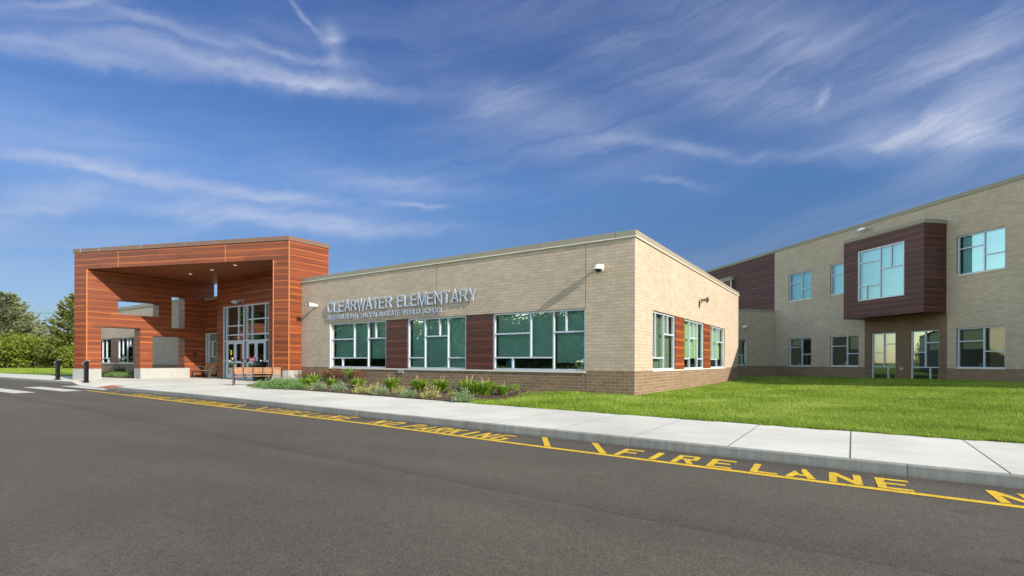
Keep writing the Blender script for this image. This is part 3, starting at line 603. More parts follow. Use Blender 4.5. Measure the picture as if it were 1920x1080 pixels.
# pierced left wall, cells in Y and Z
OP = [(-4.265, -2.478, -1, 2.83), (-1.87, -.19, .60, 2.44), (-3.523, -1.555, 3.55, 4.345), (-.888, -.19, 2.955, 4.85)]
def cellwall(mb, x0, x1, zr, sel, inset=0):
    Y = sorted({-99, YB, .09} | {v for o in OP for v in o[:2]}); Z = sorted({0-.25, CZ, ZS} | {v for o in OP for v in o[2:] if v > 0})
    sol = lambda y, z: (not any(o[0] < y < o[1] and o[2] < z < o[3] for o in OP)) and sel(y, z)
    yy = lambda y, x: fy(x)-inset if y == -99 else y
    cy = [(-4.6 if a == -99 else (a+b_)/2) for a, b_ in zip(Y, Y[1:])]; cz = [(a+b_)/2 for a, b_ in zip(Z, Z[1:])]
    for i in range(len(cy)):
        for j in range(len(cz)):
            if not sol(cy[i], cz[j]): continue
            a, b_, c_, d_ = Y[i], Y[i+1], Z[j], Z[j+1]
            mb.face([(x1, yy(a, x1), c_), (x1, yy(b_, x1), c_), (x1, yy(b_, x1), d_), (x1, yy(a, x1), d_)])
            mb.face([(x0, yy(b_, x0), c_), (x0, yy(a, x0), c_), (x0, yy(a, x0), d_), (x0, yy(b_, x0), d_)])
            ns = lambda ii, jj: 0 <= ii < len(cy) and 0 <= jj < len(cz) and sol(cy[ii], cz[jj])
            if not ns(i-1, j): mb.face([(x0, yy(a, x0), c_), (x1, yy(a, x1), c_), (x1, yy(a, x1), d_), (x0, yy(a, x0), d_)])
            if not ns(i+1, j): mb.face([(x1, yy(b_, x1), c_), (x0, yy(b_, x0), c_), (x0, yy(b_, x0), d_), (x1, yy(b_, x1), d_)])
            if not ns(i, j+1) and j+1 < len(cz)+1: mb.face([(x0, yy(a, x0), d_), (x1, yy(a, x1), d_), (x1, yy(b_, x1), d_), (x0, yy(b_, x0), d_)])
            if not ns(i, j-1): mb.face([(x1, yy(a, x1), c_), (x0, yy(a, x0), c_), (x0, yy(b_, x0), c_), (x1, yy(b_, x1), c_)])
m_ = MB(W0, CZ); cellwall(m_, XL0, XL1, None, lambda y, z: z > CZ or y > .09); m_.build('pierced_wall', 'cedar_siding', cn)
for sel in (lambda y, z: z < CZ and y < -4, lambda y, z: z < CZ and -4 < y < .09):
    m_ = MB(W0); cellwall(m_, XL0-.035, XL1+.03, None, sel, .035); m_.build('concrete_base', 'pillar_concrete', cn)
# right leg
m_ = MB(W0, CZ); m_.prism([(-17.36, fy(-17.36)), (FRx, FRy), (FRx, YB), (-17.36, YB)], CZ, ZS, skip='tu'); m_.build('side_wall', 'cedar_siding', cn)
m_ = MB(W0); m_.prism([(-17.39, fy(-17.39)-.03), (FRx+.03, FRy-.03), (FRx+.03, -.001), (-17.39, -.001)], -.25, CZ); m_.build('concrete_base', 'pillar_concrete', cn)
# edge trims (thin corner mouldings catching the light)
m_ = MB(W0)
def vtrim(x, y, z0, z1, s_=.02): m_.box(x-s_, x+s_, y-s_, y+s_, z0, z1)
for a_, b_, c_, d_ in ((FRx, FRy, CZ+.001, ZF-.001), (XL1, fy(XL1), CZ+.001, ZS-.02), (-17.36, fy(-17.36), CZ+.001, ZS-.02)):
    m_ = MB(W0); vtrim(a_, b_, c_, d_, .02); m_.build('corner_trim', 'copper_trim', cn)
for u in (3.55, 10.1):
    p = Vector((FRx, FRy, 0))-U*u; m_ = MB(W0, .5); m_.prism([(p.x-.012, p.y-.012), (p.x+.012, p.y-.004), (p.x+.012, p.y+.02), (p.x-.012, p.y+.02)], ZS+.01, ZF-.01); m_.build('panel_joint', 'copper_trim', cn)
# door wall
YD = .60; DWL, DWR = -25.75, -17.36
m_ = MB(Fr((0, YD, 0)), CZ); m_.wall(DWL, DWR, -.05, ZS, [(-25.09, -20.34, -.1, 4.15)], rev=.1); m_.face([(DWL, .9, -.05), (DWL, 0, -.05), (DWL, 0, ZS), (DWL, .9, ZS)]); m_.build('door_wall', 'cedar_siding', cn)
# recessed wall
YR = .98
m_ = MB(Fr((0, YR, 0)), CZ); m_.wall(XL1, DWL, -.05, 4.74, [(XL1+.02, DWL-.02, .0, 2.72)], rev=.08); m_.build('recess_wall', 'cedar_siding', cn)
m_ = MB(); m_.box(XL1+.002, DWL-.002, YR-.05, YR+.25, 4.742, 4.93); m_.build('parapet_cap', 'tan_metal', cn)
window(cn, Fr((0, YR, 0)), XL1+.02, DWL-.02, .0, 2.72, [V(-27.62, 0, 2.72), H(-27.62, -25.8, 2.22), H(-27.9, -25.8, 1.26), V(-27.2, 1.26, 2.22)], [(-27.9, -25.8, .3)], b=.06)
# curtain wall with two pairs of doors
FD = Fr((0, YD, 0)); a0, a1, zd = -25.09, -20.34, 2.12
f = MB(FD)
def bar(p, q, r, s_, d0=.02, d1=.14): f.box(p, q, d0, d1, r, s_)
bar(a0, a1, 4.09, 4.15); bar(a0, a0+.06, 0, 4.09); bar(a1-.06, a1, 0, 4.09); bar(a0+.06, a1-.06, zd, zd+.07, .022)
for x in (-24.72, -22.87, -22.55, -20.72): f.box(x-.03, x+.03, .018, .138, 0, 4.088)
for x, z0_, z1_ in ((-23.44, zd+.07, 4.09), (-22.03, zd+.07, 4.09)): f.box(x-.03, x+.03, .024, .136, z0_, z1_-.002)
for p, q, z in ((-24.69, -22.9, 3.02), (-24.69, -22.9, 2.50), (-22.52, -20.4, 3.33), (-22.52, -20.4, 2.50), (a0+.06, -24.75, 1.02), (-20.69, a1-.06, 1.02), (-22.84, -22.58, 1.02)): f.box(p, q, .03, .13, z-.03, z+.03)
cw = f.build('curtain_wall_frame', 'aluminium', cn)
g = MB(FD); g.face([(a0, .08, 0), (-24.75, .08, 0), (-24.75, .08, 4.1), (a0, .08, 4.1)]); g.face([(-24.69, .08, zd+.05), (-20.75, .08, zd+.05), (-20.75, .08, 4.1), (-24.69, .08, 4.1)]); g.face([(-20.69, .08, 0), (a1, .08, 0), (a1, .08, 4.1), (-20.69, .08, 4.1)]); g.face([(-22.84, .08, 0), (-22.58, .08, 0), (-22.58, .08, zd), (-22.84, .08, zd)]); g.build('glazing', 'door_glass', cw)
for (p, q, hinge) in ((-24.68, -23.82, 0), (-23.78, -22.91, 1), (-22.51, -21.66, 0), (-21.62, -20.76, 1)):
    d = MB(FD); st = .11
    d.box(p, p+st, .03, .08, .02, zd-.01); d.box(q-st, q, .03, .08, .02, zd-.01); d.box(p+st, q-st, .03, .08, zd-.13, zd-.01); d.box(p+st, q-st, .03, .08, .02, .30); d.box(p+st, q-st, .03, .08, .90, 1.02)
    dr = d.build('door', 'aluminium', cn)
    g = MB(FD); g.face([(p+st, .055, .3), (q-st, .055, .3), (q-st, .055, zd-.13), (p+st, .055, zd-.13)]); g.build('door_glass', 'door_glass', dr)
    hx = q-.05 if hinge == 0 else p+.05
    h = MB(FD); h.tube([(hx, -.02, .85), (hx, -.05, .87), (hx, -.05, 1.17), (hx, -.02, 1.19)], .013, 8); h.tube([(hx, .03, .87), (hx, -.05, .87)], .01, 6); h.tube([(hx, .03, 1.17), (hx, -.05, 1.17)], .01, 6); h.build('door_handle', 'black_metal' if hinge else 'grey_metal', dr)
m_ = MB(FD)
for x in (-23.0, -22.42): m_.box(x-.05, x+.05, -.03, .03, .96, 1.14)
m_.build('card_reader', 'dark_plastic', cn)
m_ = MB(Fr((XL1, 0, 0), (0, 1, 0), (-1, 0, 0))); m_.box(.28, .48, -.03, 0, 1.30, 1.50); m_.build('card_reader', 'dark_plastic', cn)
# door stickers
m_ = MB(FD); m_.lathe([(0, 0), (.10, 0)], (0, 0, 0), 14); m_.v = [Vector((-24.25+v.x, YD+.05, 1.50+(v.y-YD)*1.7)) for v in m_.v]; m_.build('door_sticker', 'yellow_sticker', cn)
m_ = MB(FD)
for pts in ([(-22.35, 1.02), (-21.80, 1.02), (-21.74, 1.25), (-21.92, 1.30), (-22.08, 1.16), (-22.24, 1.30), (-22.36, 1.22)],): m_.face([(x, .05, z) for x, z in pts])
m_.build('door_sticker', 'red_sticker', cn)
m_ = MB(FD)
for x, z in ((-22.25, 1.10), (-22.1, 1.08), (-21.95, 1.12)): m_.face([(x-.05, .047, z-.03), (x+.04, .047, z-.05), (x+.05, .047, z+.06), (x-.03, .047, z+.05)])
m_.build('door_sticker', 'white_paint', cn)
# lobby behind the doors, with lettering on its wall
m_ = MB(); m_.box(-25.6, -17.5, YD+.2, 5.2, -.02, 4.4, skip='f'); m_.build('lobby_interior', 'room_wall', cn)
lt = empty('lobby_lettering', (-24.6, 2.2, 2.5), 'dark lettering CLE seen through the glass above the left doors', 'lettering')
letters(lt, 'CLE', -24.75, -23.2, 2.62, 3.0, 1.2, .02, 'dark_plastic', .2)

# ================================================================== LEFT WING beyond the canopy
wg = empty('brick_building', (-38, .5, 0), 'low brick wing seen through the openings of the pierced cedar wall', 'building')
FW = Fr((0, .5, 0)); x0w, x1w = -46.5, -28.0
ops = [(-45.6, -37.1, .82, 2.70)]
m_ = MB(FW, ZB); m_.wall(x0w, x1w, ZB, 4.76, ops); m_.build('brick_wall', 'tan_brick', wg)
m_ = MB(FW, ZB); m_.wall(x0w, x1w, -.3, ZB, []); m_.build('brick_base', 'brown_brick', wg)
m_ = MB(Fr(), ZB); m_.face([(x0w, 16, -.3), (x0w, .5, -.3), (x0w, .5, 4.76), (x0w, 16, 4.76)]); m_.build('brick_wall', 'tan_brick', wg)
m_ = MB(); m_.box(x0w+.1, LX-.05, 1.6, 16, 4.4, 4.72); m_.face([(x0w, 16, -.3), (LX, 16, -.3), (LX, 16, 4.7), (x0w, 16, 4.7)]); m_.build('roof', 'roof_membrane', wg)
m_ = MB(FW); m_.box(x0w-.03, x1w-.8, -.035, .3, 4.74, 4.95); m_.build('parapet_cap', 'tan_metal', wg)
m_ = MB(FW); m_.box(-45.62, -37.08, -.03, .1, .775, .82); m_.build('window_sill', 'stone_sill', wg)
window(wg, FW, -45.4, -41.49, .82, 2.70, [V(-43.3, .82, 2.7), V(-42.5, 1.2, 2.7), H(-45, -41.5, 1.19), V(-42.2, .82, 1.19)], [])
window(wg, FW, -40.15, -37.49, .82, 2.70, [V(-39.4, 1.19, 2.7), V(-38.6, .82, 2.7), H(-40.1, -38.6, 1.19), H(-38.6, -37.5, 2.07), V(-38.1, 2.07, 2.7)], [])
for p, q in ((-41.49, -40.15), (-37.49, -37.1), (-45.6, -45.4)):
    m_ = MB(FW, ZB); m_.box(p+.01, q-.01, .02, .12, .822, 2.698); m_.build('wood_panel', 'shaded_cedar_siding', wg)
room(wg, FW, -46.3, -30, .05, 3.2, 4, .24, 'room_wall')

# ================================================================== TWO-STOREY BUILDING
K = 20.477; r2 = math.sqrt(.5)
FDg = Fr((K*r2, K*r2, 0), (r2, -r2, 0), (r2, r2, 0))
tb = empty('school_building', FDg(-10, 0, 0), 'two storey tan brick classroom building with a projecting wood bay, standing behind the lawn', 'building')
sC = -19.83; sR = 9.0; sL = -34.0; ZT2 = 9.35
ops = [(-18.33, -16.22, .79, 2.76), (-14.58, -12.42, .81, 2.76), (-11.55, -9.99, -.2, 2.78), (-9.115, -7.56, -.2, 2.78), (-6.685, -4.545, .79, 2.78),
       (-18.35, -16.23, 5.46, 7.42), (-14.59, -12.42, 5.46, 7.43), (-6.69, -4.55, 5.45, 7.41), (-1.0, 1.2, .79, 2.78), (-1.0, 1.2, 5.45, 7.41)]
m_ = MB(FDg, ZB); m_.wall(sC, -12.0, ZB, ZT2, ops); m_.wall(-12.0, -7.15, 3.62, ZT2, ops); m_.wall(-7.15, sR, ZB, ZT2, ops); m_.build('brick_wall', 'tan_brick', tb)
for p, q in ((sC, -12.0), (-7.15, sR)):
    m_ = MB(FDg, ZB); m_.wall(p, q, -.3, ZB, [o for o in ops if p < o[0] < q]); m_.build('brick_base', 'brown_brick', tb)
m_ = MB(FDg, ZB); m_.wall(-12.0, -7.15, -.3, 3.62, ops); m_.build('dark_brick_panel', 'dark_brick', tb)
m_ = MB(FDg, 0); m_.wall(sL, sC, 4.6, ZT2, []); m_.build('wood_cladding', 'shaded_cedar_siding', tb)
m_ = MB(FDg, ZB); m_.face([(sR, 0, -.3), (sR, 16, -.3), (sR, 16, ZT2), (sR, 0, ZT2)]); m_.face([(sL, 16, -.3), (sL, 0, -.3), (sL, 0, ZT2), (sL, 16, ZT2)]); m_.face([(sR, 16, -.3), (sL, 16, -.3), (sL, 16, ZT2), (sR, 16, ZT2)]); m_.build('brick_wall', 'tan_brick', tb)
m_ = MB(FDg); m_.box(sL+.2, sR-.2, .25, 15.8, 9.0, 9.3); m_.build('roof', 'roof_membrane', tb)
m_ = MB(FDg); m_.box(sL, sR+.04, -.04, .3, ZT2, 9.555); m_.box(sR-.3, sR+.04, .3, 16, ZT2, 9.555); m_.build('parapet_cap', 'tan_metal', tb, bevel=.006)
m_ = MB(FDg)
for s_ in (sC+.02,): m_.box(s_-.02, s_+.02, -.012, .0, .0, 5.0)
for s_ in (-18.36,): m_.box(s_-.006, s_+.006, -.003, .002, .02, 9.3)
m_.box(-6.7-.006, -6.7+.006, -.003, .002, 2.85, 9.3); m_.build('control_joint', 'grey_metal', tb)
GL = 'sky_glass'
def dwin(a0, a1, z0, z1, am, zl_, zr_, blinds, gl=GL, **k):
    return window(tb, FDg, a0, a1, z0, z1, [V(am, z0, z1), H(a0, am, zl_), H(am, a1, zr_)], blinds, gmat=gl, **k)
dwin(-18.35, -16.23, 5.46, 7.42, -17.15, 6.74, 6.22, [(-18.3, -16.25, 5.5)])
dwin(-14.59, -12.42, 5.46, 7.43, -13.33, 6.74, 6.22, [(-14.5, -12.5, 5.5)])
dwin(-6.69, -4.55, 5.45, 7.41, -5.48, 6.76, 6.25, [(-6.6, -4.6, 5.5)])
dwin(-1.0, 1.2, 5.45, 7.41, .2, 6.76, 6.25, [(-.9, 1.1, 5.5)]); dwin(-1.0, 1.2, .79, 2.78, .2, 2.12, 1.61, [])
dwin(-18.33, -16.22, .79, 2.76, -17.13, 2.13, 1.62, [(-18.3, -17.15, 2.3)], gl='clear_glass')
dwin(-14.58, -12.42, .81, 2.76, -13.33, 2.10, 1.60, [(-13.3, -12.5, 1.9)], gl='clear_glass', bmat='blind_warm')  # warm blind colour in these lower windows stands in for the sunlit wall's reflection
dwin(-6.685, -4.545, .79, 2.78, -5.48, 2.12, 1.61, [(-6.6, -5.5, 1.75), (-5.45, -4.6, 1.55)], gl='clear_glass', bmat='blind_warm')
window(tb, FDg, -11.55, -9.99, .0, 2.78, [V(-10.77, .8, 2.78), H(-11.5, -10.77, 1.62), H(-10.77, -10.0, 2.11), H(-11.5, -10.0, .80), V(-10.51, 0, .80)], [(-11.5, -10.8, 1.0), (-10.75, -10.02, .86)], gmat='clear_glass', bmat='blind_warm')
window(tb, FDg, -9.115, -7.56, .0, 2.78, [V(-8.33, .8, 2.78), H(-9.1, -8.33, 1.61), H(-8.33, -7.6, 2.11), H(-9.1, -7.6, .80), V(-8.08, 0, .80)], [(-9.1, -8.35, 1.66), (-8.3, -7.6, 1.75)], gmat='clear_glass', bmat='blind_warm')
for (p, q, z) in [(o[0], o[1], o[2]) for o in ops if o[2] > 0]:
    m_ = MB(FDg); m_.box(p-.02, q+.02, -.03, .09, z-.04, z); m_.build('window_sill', 'stone_sill', tb)
room(tb, FDg, -19.5, 8.5, .02, 3.3, 5, .30); room(tb, FDg, -19.5, 8.5, 4.4, 8.2, 5, .30)
m_ = MB(FDg); m_.box(-9.72, -9.48, -.05, 0, .64, .78); m_.build('wall_box', 'grey_metal', tb)
# projecting bay
BO = -1.415; FB = Fr(FDg(0, BO, 0), FDg.a, FDg.b)
m_ = MB(FB, 3.64); m_.wall(-12.09, -7.19, 3.64, 8.25, [(-11.08, -8.245, 4.62, 7.50)], rev=.06)
m_.face([(-7.19, 0, 3.64), (-7.19, -BO, 3.64), (-7.19, -BO, 8.25), (-7.19, 0, 8.25)]); m_.face([(-12.09, -BO, 3.64), (-12.09, 0, 3.64), (-12.09, 0, 8.25), (-12.09, -BO, 8.25)])
m_.face([(-12.09, 0, 3.64), (-12.09, -BO, 3.64), (-7.19, -BO, 3.64), (-7.19, 0, 3.64)]); m_.face([(-12.09, 0, 8.25), (-7.19, 0, 8.25), (-7.19, -BO, 8.25), (-12.09, -BO, 8.25)])
bay = m_.build('projecting_bay', 'shaded_cedar_siding', tb)
m_ = MB(FB); m_.prism([(-12.09, -.02), (-7.17, -.02), (-7.17, -BO), (-12.09, -BO)], 8.20, 8.40); m_.build('bay_cap', 'tan_metal', bay)
bw = window(bay, FB, -11.08, -8.245, 4.62, 7.50, [V(-9.66, 4.62, 7.5), H(-11, -9.66, 6.80), H(-11, -9.66, 5.44), V(-10.52, 4.62, 5.44), H(-9.66, -8.3, 6.26), V(-9.0, 6.26, 7.5)], [(-11.0, -8.3, 4.7)], b=.04, gmat=GL, fw_=.07)

# low wing in the corner, perpendicular to the two storey facade
C0 = FDg(sC, 0, 0); FL_ = Fr(C0, (-r2, -r2, 0), (-r2, r2, 0))       # a grows to the left in the picture
m_ = MB(FL_, ZB); m_.wall(0, 8, ZB, 4.86, [(2.31, 3.6, .80, 2.80)]); m_.build('brick_wall', 'tan_brick', tb)
m_ = MB(FL_, ZB); m_.wall(0, 8, -.3, ZB, []); m_.build('brick_base', 'brown_brick', tb)
m_ = MB(FL_); m_.box(-.0, 8, -.03, .3, 4.86, 5.02); m_.box(.0, 8, .3, 12, 4.6, 4.8); m_.build('parapet_cap', 'tan_metal', tb)
window(tb, FL_, 2.31, 3.6, .80, 2.80, [H(2.4, 3.5, 1.6), V(2.69, .8, 1.6)], [])
m_ = MB(FL_); m_.box(.5, 7.5, .28, 4, .02, 3.2, skip='f'); m_.build('room_interior', 'room_wall', tb)
# small link roof seen over the front block, against the wood cladding
m_ = MB(FDg); m_.box(-29.0, -24.7, -.32, -.004, 8.02, 8.34); m_.build('link_roof_edge', 'tan_metal', tb)
m_ = MB(FDg, 4.6); m_.box(-28.9, -25.0, -.2, -.004, 4.6, 8.02); m_.build('link_wall', 'cedar_siding', tb)
m_ = MB(FDg); m_.box(-24.86, -24.76, -.3, -.2, 4.6, 8.02); m_.build('link_corner_post', 'aluminium', tb)

# ================================================================== WALL DEVICES
def flood(name, root, fr):   # white dome flood lamp, mouth down
    pass
# dome camera at right of front wall
cr = empty('security_camera', (-1.07, 0, 3.9), 'white dome camera high on the front wall near the building corner, casting a long shadow', 'security camera')
m_ = MB(W0); m_.box(-1.13, -1.01, -.03, 0, 3.86, 4.06); m_.tube([(-1.07, -.02, 4.0), (-1.07, -.16, 4.0), (-1.07, -.24, 3.97)], [.05, .05, .06], 12); m_.build('wall_bracket', 'white_paint', cr, bevel=.004)
m_ = MB(W0); m_.lathe([(.0, .12), (.075, .115), (.10, .09), (.105, .03), (.15, .01), (.155, -.03), (.12, -.035), (0, -.035)], (-1.07, -.25, 3.90), 20); m_.build('housing', 'white_paint', cr, smooth=True)
m_ = MB(W0); m_.lathe([(.10, -.036), (.095, -.07), (.06, -.10), (0, -.11)], (-1.07, -.25, 3.90), 16); m_.build('dome', 'black_metal', cr, smooth=True)
# bullet camera at left of front wall
cb = empty('security_camera', (-15.4, 0, 3.6), 'white bullet camera with a black face on the front wall left of the school name', 'security camera')
m_ = MB(W0); m_.lathe([(0, -.0), (.055, -.0), (.055, -.03), (0, -.03)], (0, 0, 0), 14); m_.v = [Vector((-15.35+v.x, -.0+v.z, 3.60+v.y)) for v in m_.v]; m_.build('wall_bracket', 'white_paint', cb)
P0, P1 = Vector((-15.35, -.06, 3.62)), Vector((-15.40, -.44, 3.63)); dd = (P1-P0).normalized()
m_ = MB(W0); m_.tube([(-15.35, -.01, 3.60), tuple(P0)], .03, 10); m_.tube([tuple(P0-dd*.02), tuple(P0+dd*.10), tuple(P1-dd*.06), tuple(P1)], [.055, .075, .10, .115], 16, False); m_.build('housing', 'white_paint', cb, smooth=True)
m_ = MB(W0); m_.tube([tuple(P1-dd*.015), tuple(P1-dd*.012)], [.108, .108], 16); m_.build('camera_face', 'black_metal', cb)
m_ = MB(W0); m_.tube([tuple(P1-dd*.012), tuple(P1+dd*.002)], [.035, .03], 12); m_.build('lens', 'grey_metal', cb)
# horn speaker on side wall
hn = empty('horn_speaker', (0, 7.75, 3.6), 'small horn loudspeaker on the sunlit side wall above the windows', 'loudspeaker')
m_ = MB(W0); m_.tube([(0, 7.62, 3.56), (.10, 7.62, 3.56), (.16, 7.64, 3.64)], .022, 8); m_.box(0, .02, 7.56, 7.68, 3.48, 3.66); m_.build('wall_bracket', 'bronze_metal', hn)
h0 = Vector((.17, 7.60, 3.66)); hd = Vector((.94, .05, -.08)).normalized()
m_ = MB(W0); m_.tube([tuple(h0-hd*.10), tuple(h0), tuple(h0+hd*.10), tuple(h0+hd*.17), tuple(h0+hd*.19)], [.05, .05, .07, .13, .16], 18, False); m_.build('horn', 'tan_metal', hn, smooth=True)
m_ = MB(W0); m_.tube([tuple(h0+hd*.15), tuple(h0+hd*.178)], [.11, .14], 18); m_.tube([tuple(h0+hd*.14), tuple(h0+hd*.24)], [.04, .03], 12); m_.build('horn_throat', 'dark_plastic', hn)
# dome camera above the doors
cdm = empty('security_camera', (-23.1, YD, 4.4), 'grey dome camera on the cedar wall above the entrance doors', 'security camera')
m_ = MB(W0); m_.box(-22.94, -22.84, YD-.03, YD, 4.26, 4.48); m_.tube([(-22.89, YD-.02, 4.38), (-22.95, YD-.16, 4.40), (-23.05, YD-.26, 4.36)], [.045, .045, .05], 10); m_.build('wall_bracket', 'grey_metal', cdm)
m_ = MB(W0); m_.lathe([(0, .12), (.10, .10), (.13, .04), (.21, .01), (.22, -.03), (.15, -.04), (0, -.04)], (-23.12, YD-.32, 4.30), 20); m_.build('housing', 'aluminium', cdm, smooth=True)
m_ = MB(W0); m_.lathe([(.14, -.041), (.12, -.09), (0, -.13)], (-23.12, YD-.32, 4.30), 16); m_.build('dome', 'grey_metal', cdm, smooth=True)
# goose-neck lamp at the top of the two storey facade
P = FDg(-11.7, 0, 9.0)
gl_ = empty('wall_lamp', P, 'small white gooseneck lamp high on the two storey facade above the bay', 'wall lamp')
m_ = MB(FDg); m_.tube([(-11.5, 0, 8.93), (-11.5, -.08, 8.95), (-11.52, -.16, 9.05), (-11.62, -.24, 9.09), (-11.75, -.28, 9.09)], .018, 8); m_.box(-11.55, -11.45, -.02, 0, 8.86, 9.0); m_.build('lamp_arm', 'grey_metal', gl_)
m_ = MB(FDg); m_.tube([(-11.72, -.27, 9.10), (-11.85, -.33, 9.10), (-12.1, -.42, 9.06)], [.05, .10, .08], 12); m_.build('lamp_head', 'white_paint', gl_, smooth=True)
P = FL_(2.6, 0, 3.68)
wd = empty('wall_light', P, 'small white light fitting above the corner window of the low wing', 'wall light')
m_ = MB(FL_); m_.box(2.48, 2.72, -.02, 0, 3.58, 3.78); m_.build('back_plate', 'white_paint', wd); m_ = MB(FL_); m_.tube([(2.6, -.02, 3.70), (2.6, -.18, 3.68), (2.6, -.24, 3.62)], [.09, .11, .08], 12); m_.build('lamp_shade', 'white_paint', wd, smooth=True)

# ================================================================== BENCHES, CAN, BOLLARDS
def make_bench(loc, label, L=1.85):
    r = empty('park_bench', loc, label, 'bench', 'slatted benches by the entrance'); r.location = (0, 0, 0)
    # local: length along +X, sitter faces +Y, back on the -Y side
    m_ = MB(W0)
    for i in range(9): y = -.20+i*.055; m_.box(.03, L-.03, y, y+.042, .43, .458)
    m_.build('seat', 'bench_wood', r, bevel=.004)
    m_ = MB(W0)
    for i in range(5): z = .56+i*.066; y = -.235-(z-.45)*.22; m_.box(.03, L-.03, y-.012, y+.014, z, z+.052)
    m_.build('backrest', 'bench_wood', r, bevel=.004)
    for x in (0, L):
        m_ = MB(W0); m_.tube([(x, -.36, 0), (x, -.25, .44), (x, -.345, .90)], .034, 8); m_.build('leg', 'bench_metal', r)
        m_ = MB(W0); m_.tube([(x, .34, 0), (x, .27, .44), (x, .26, .62)], .034, 8); m_.build('leg', 'bench_metal', r)
        m_ = MB(W0); m_.tube([(x, -.29, .63), (x, -.1, .68), (x, .16, .67), (x, .27, .60)], .03, 8); m_.tube([(x, -.27, .44), (x, .27, .44)], .018, 8); m_.build('armrest', 'bench_metal', r)
    m_ = MB(W0)
    for k in range(1, 5):
        x = L*k/5; m_.box(x-.018, x+.018, -.262, -.235, .44, .48); m_.face([(x-.02, -.265, .46), (x+.02, -.265, .46), (x+.02, -.355, .90), (x-.02, -.355, .90)]); m_.box(x-.018, x+.018, -.25, .28, .40, .43)
    m_.build('back_bracket', 'bench_metal', r)
    return r
b1 = make_bench((0, 0, 0), 'slatted bench seen from behind, standing on the plaza beside the green planting')
b1.location = (-16.42, -3.27, 0); b1.rotation_euler = (0, 0, R(59)); b1.scale = (1, 1, .86)
b2 = copy_tree(b1); b2['label'] = 'brown bench with seat and arms in the shade against the recessed cedar wall'
b2.location = (-25.55, .42, 0); b2.rotation_euler = (0, 0, R(180)); b2.scale = (1, 1, 1)
def bollard(loc, label):
    r = empty('bollard', (0, 0, 0), label, 'bollard', 'black slant topped bollards by the crosswalk')
    m_ = MB(W0); w_ = .068; m_.face([(-w_, -w_, .0), (w_, -w_, .0), (w_, -w_, 1.04), (-w_, -w_, .90)]); m_.face([(w_, w_, 0), (-w_, w_, 0), (-w_, w_, .90), (w_, w_, 1.04)])
    m_.face([(-w_, w_, 0), (-w_, -w_, 0), (-w_, -w_, .90), (-w_, w_, .90)]); m_.face([(w_, -w_, 0), (w_, w_, 0), (w_, w_, 1.04), (w_, -w_, 1.04)])
    m_.box(-.11, .11, -.11, .11, 0, .03); m_.build('post', 'black_metal', r)
    m_ = MB(W0); m_.face([(-.13, -.11, .885), (.12, -.11, 1.08), (.12, .11, 1.08), (-.13, .11, .885)]); m_.face([(-.13, -.11, .865), (-.13, .11, .865), (.12, .11, 1.06), (.12, -.11, 1.06)]); m_.face([(-.13, -.11, .865), (.12, -.11, 1.06), (.12, -.11, 1.08), (-.13, -.11, .885)]); m_.face([(.12, -.11, 1.06), (.12, .11, 1.06), (.12, .11, 1.08), (.12, -.11, 1.08)]); m_.face([(-.13, .11, .865), (-.13, -.11, .865), (-.13, -.11, .885), (-.13, .11, .885)]); m_.build('slanted_top', 'bollard_top', r)
    m_ = MB(W0); m_.box(-.035, .035, -.09, -.086, .06, .86); m_.build('face_plate', 'dark_plastic', r)
    r.location = loc; r.rotation_euler = (0, 0, R(33)); return r
simple('bollard_top', (.42, .50, .60), .2, .6, .02)
bo1 = bollard((-25.25, -5.70, -.02), 'black bollard with slanted top in front of the left canopy pillar')
bo2 = copy_tree(bo1); bo2.location = (-29.3, -5.72, 0); bo2['label'] = 'farther black bollard with slanted top standing before the hedge'
tc_ = empty('trash_can', (-19.6, -.35, 0), 'black round trash can with a domed lid behind the bench', 'trash can')
m_ = MB(W0); m_.lathe([(0, .02), (.27, .02), (.29, .10), (.32, .78), (.33, .80)], (-19.6, -.35, 0), 20); m_.build('body', 'black_metal', tc_, smooth=True)
m_ = MB(W0); m_.lathe([(.33, .80), (.35, .82), (.345, .92), (.31, .98), (.14, 1.02), (.12, .99), (0, .97)], (-19.6, -.35, 0), 20); m_.build('lid', 'dark_plastic', tc_, smooth=True)
m_ = MB(W0); m_.box(-19.70, -19.55, -.70, -.66, .86, .94); m_.build('notice_plate', 'grey_metal', tc_)

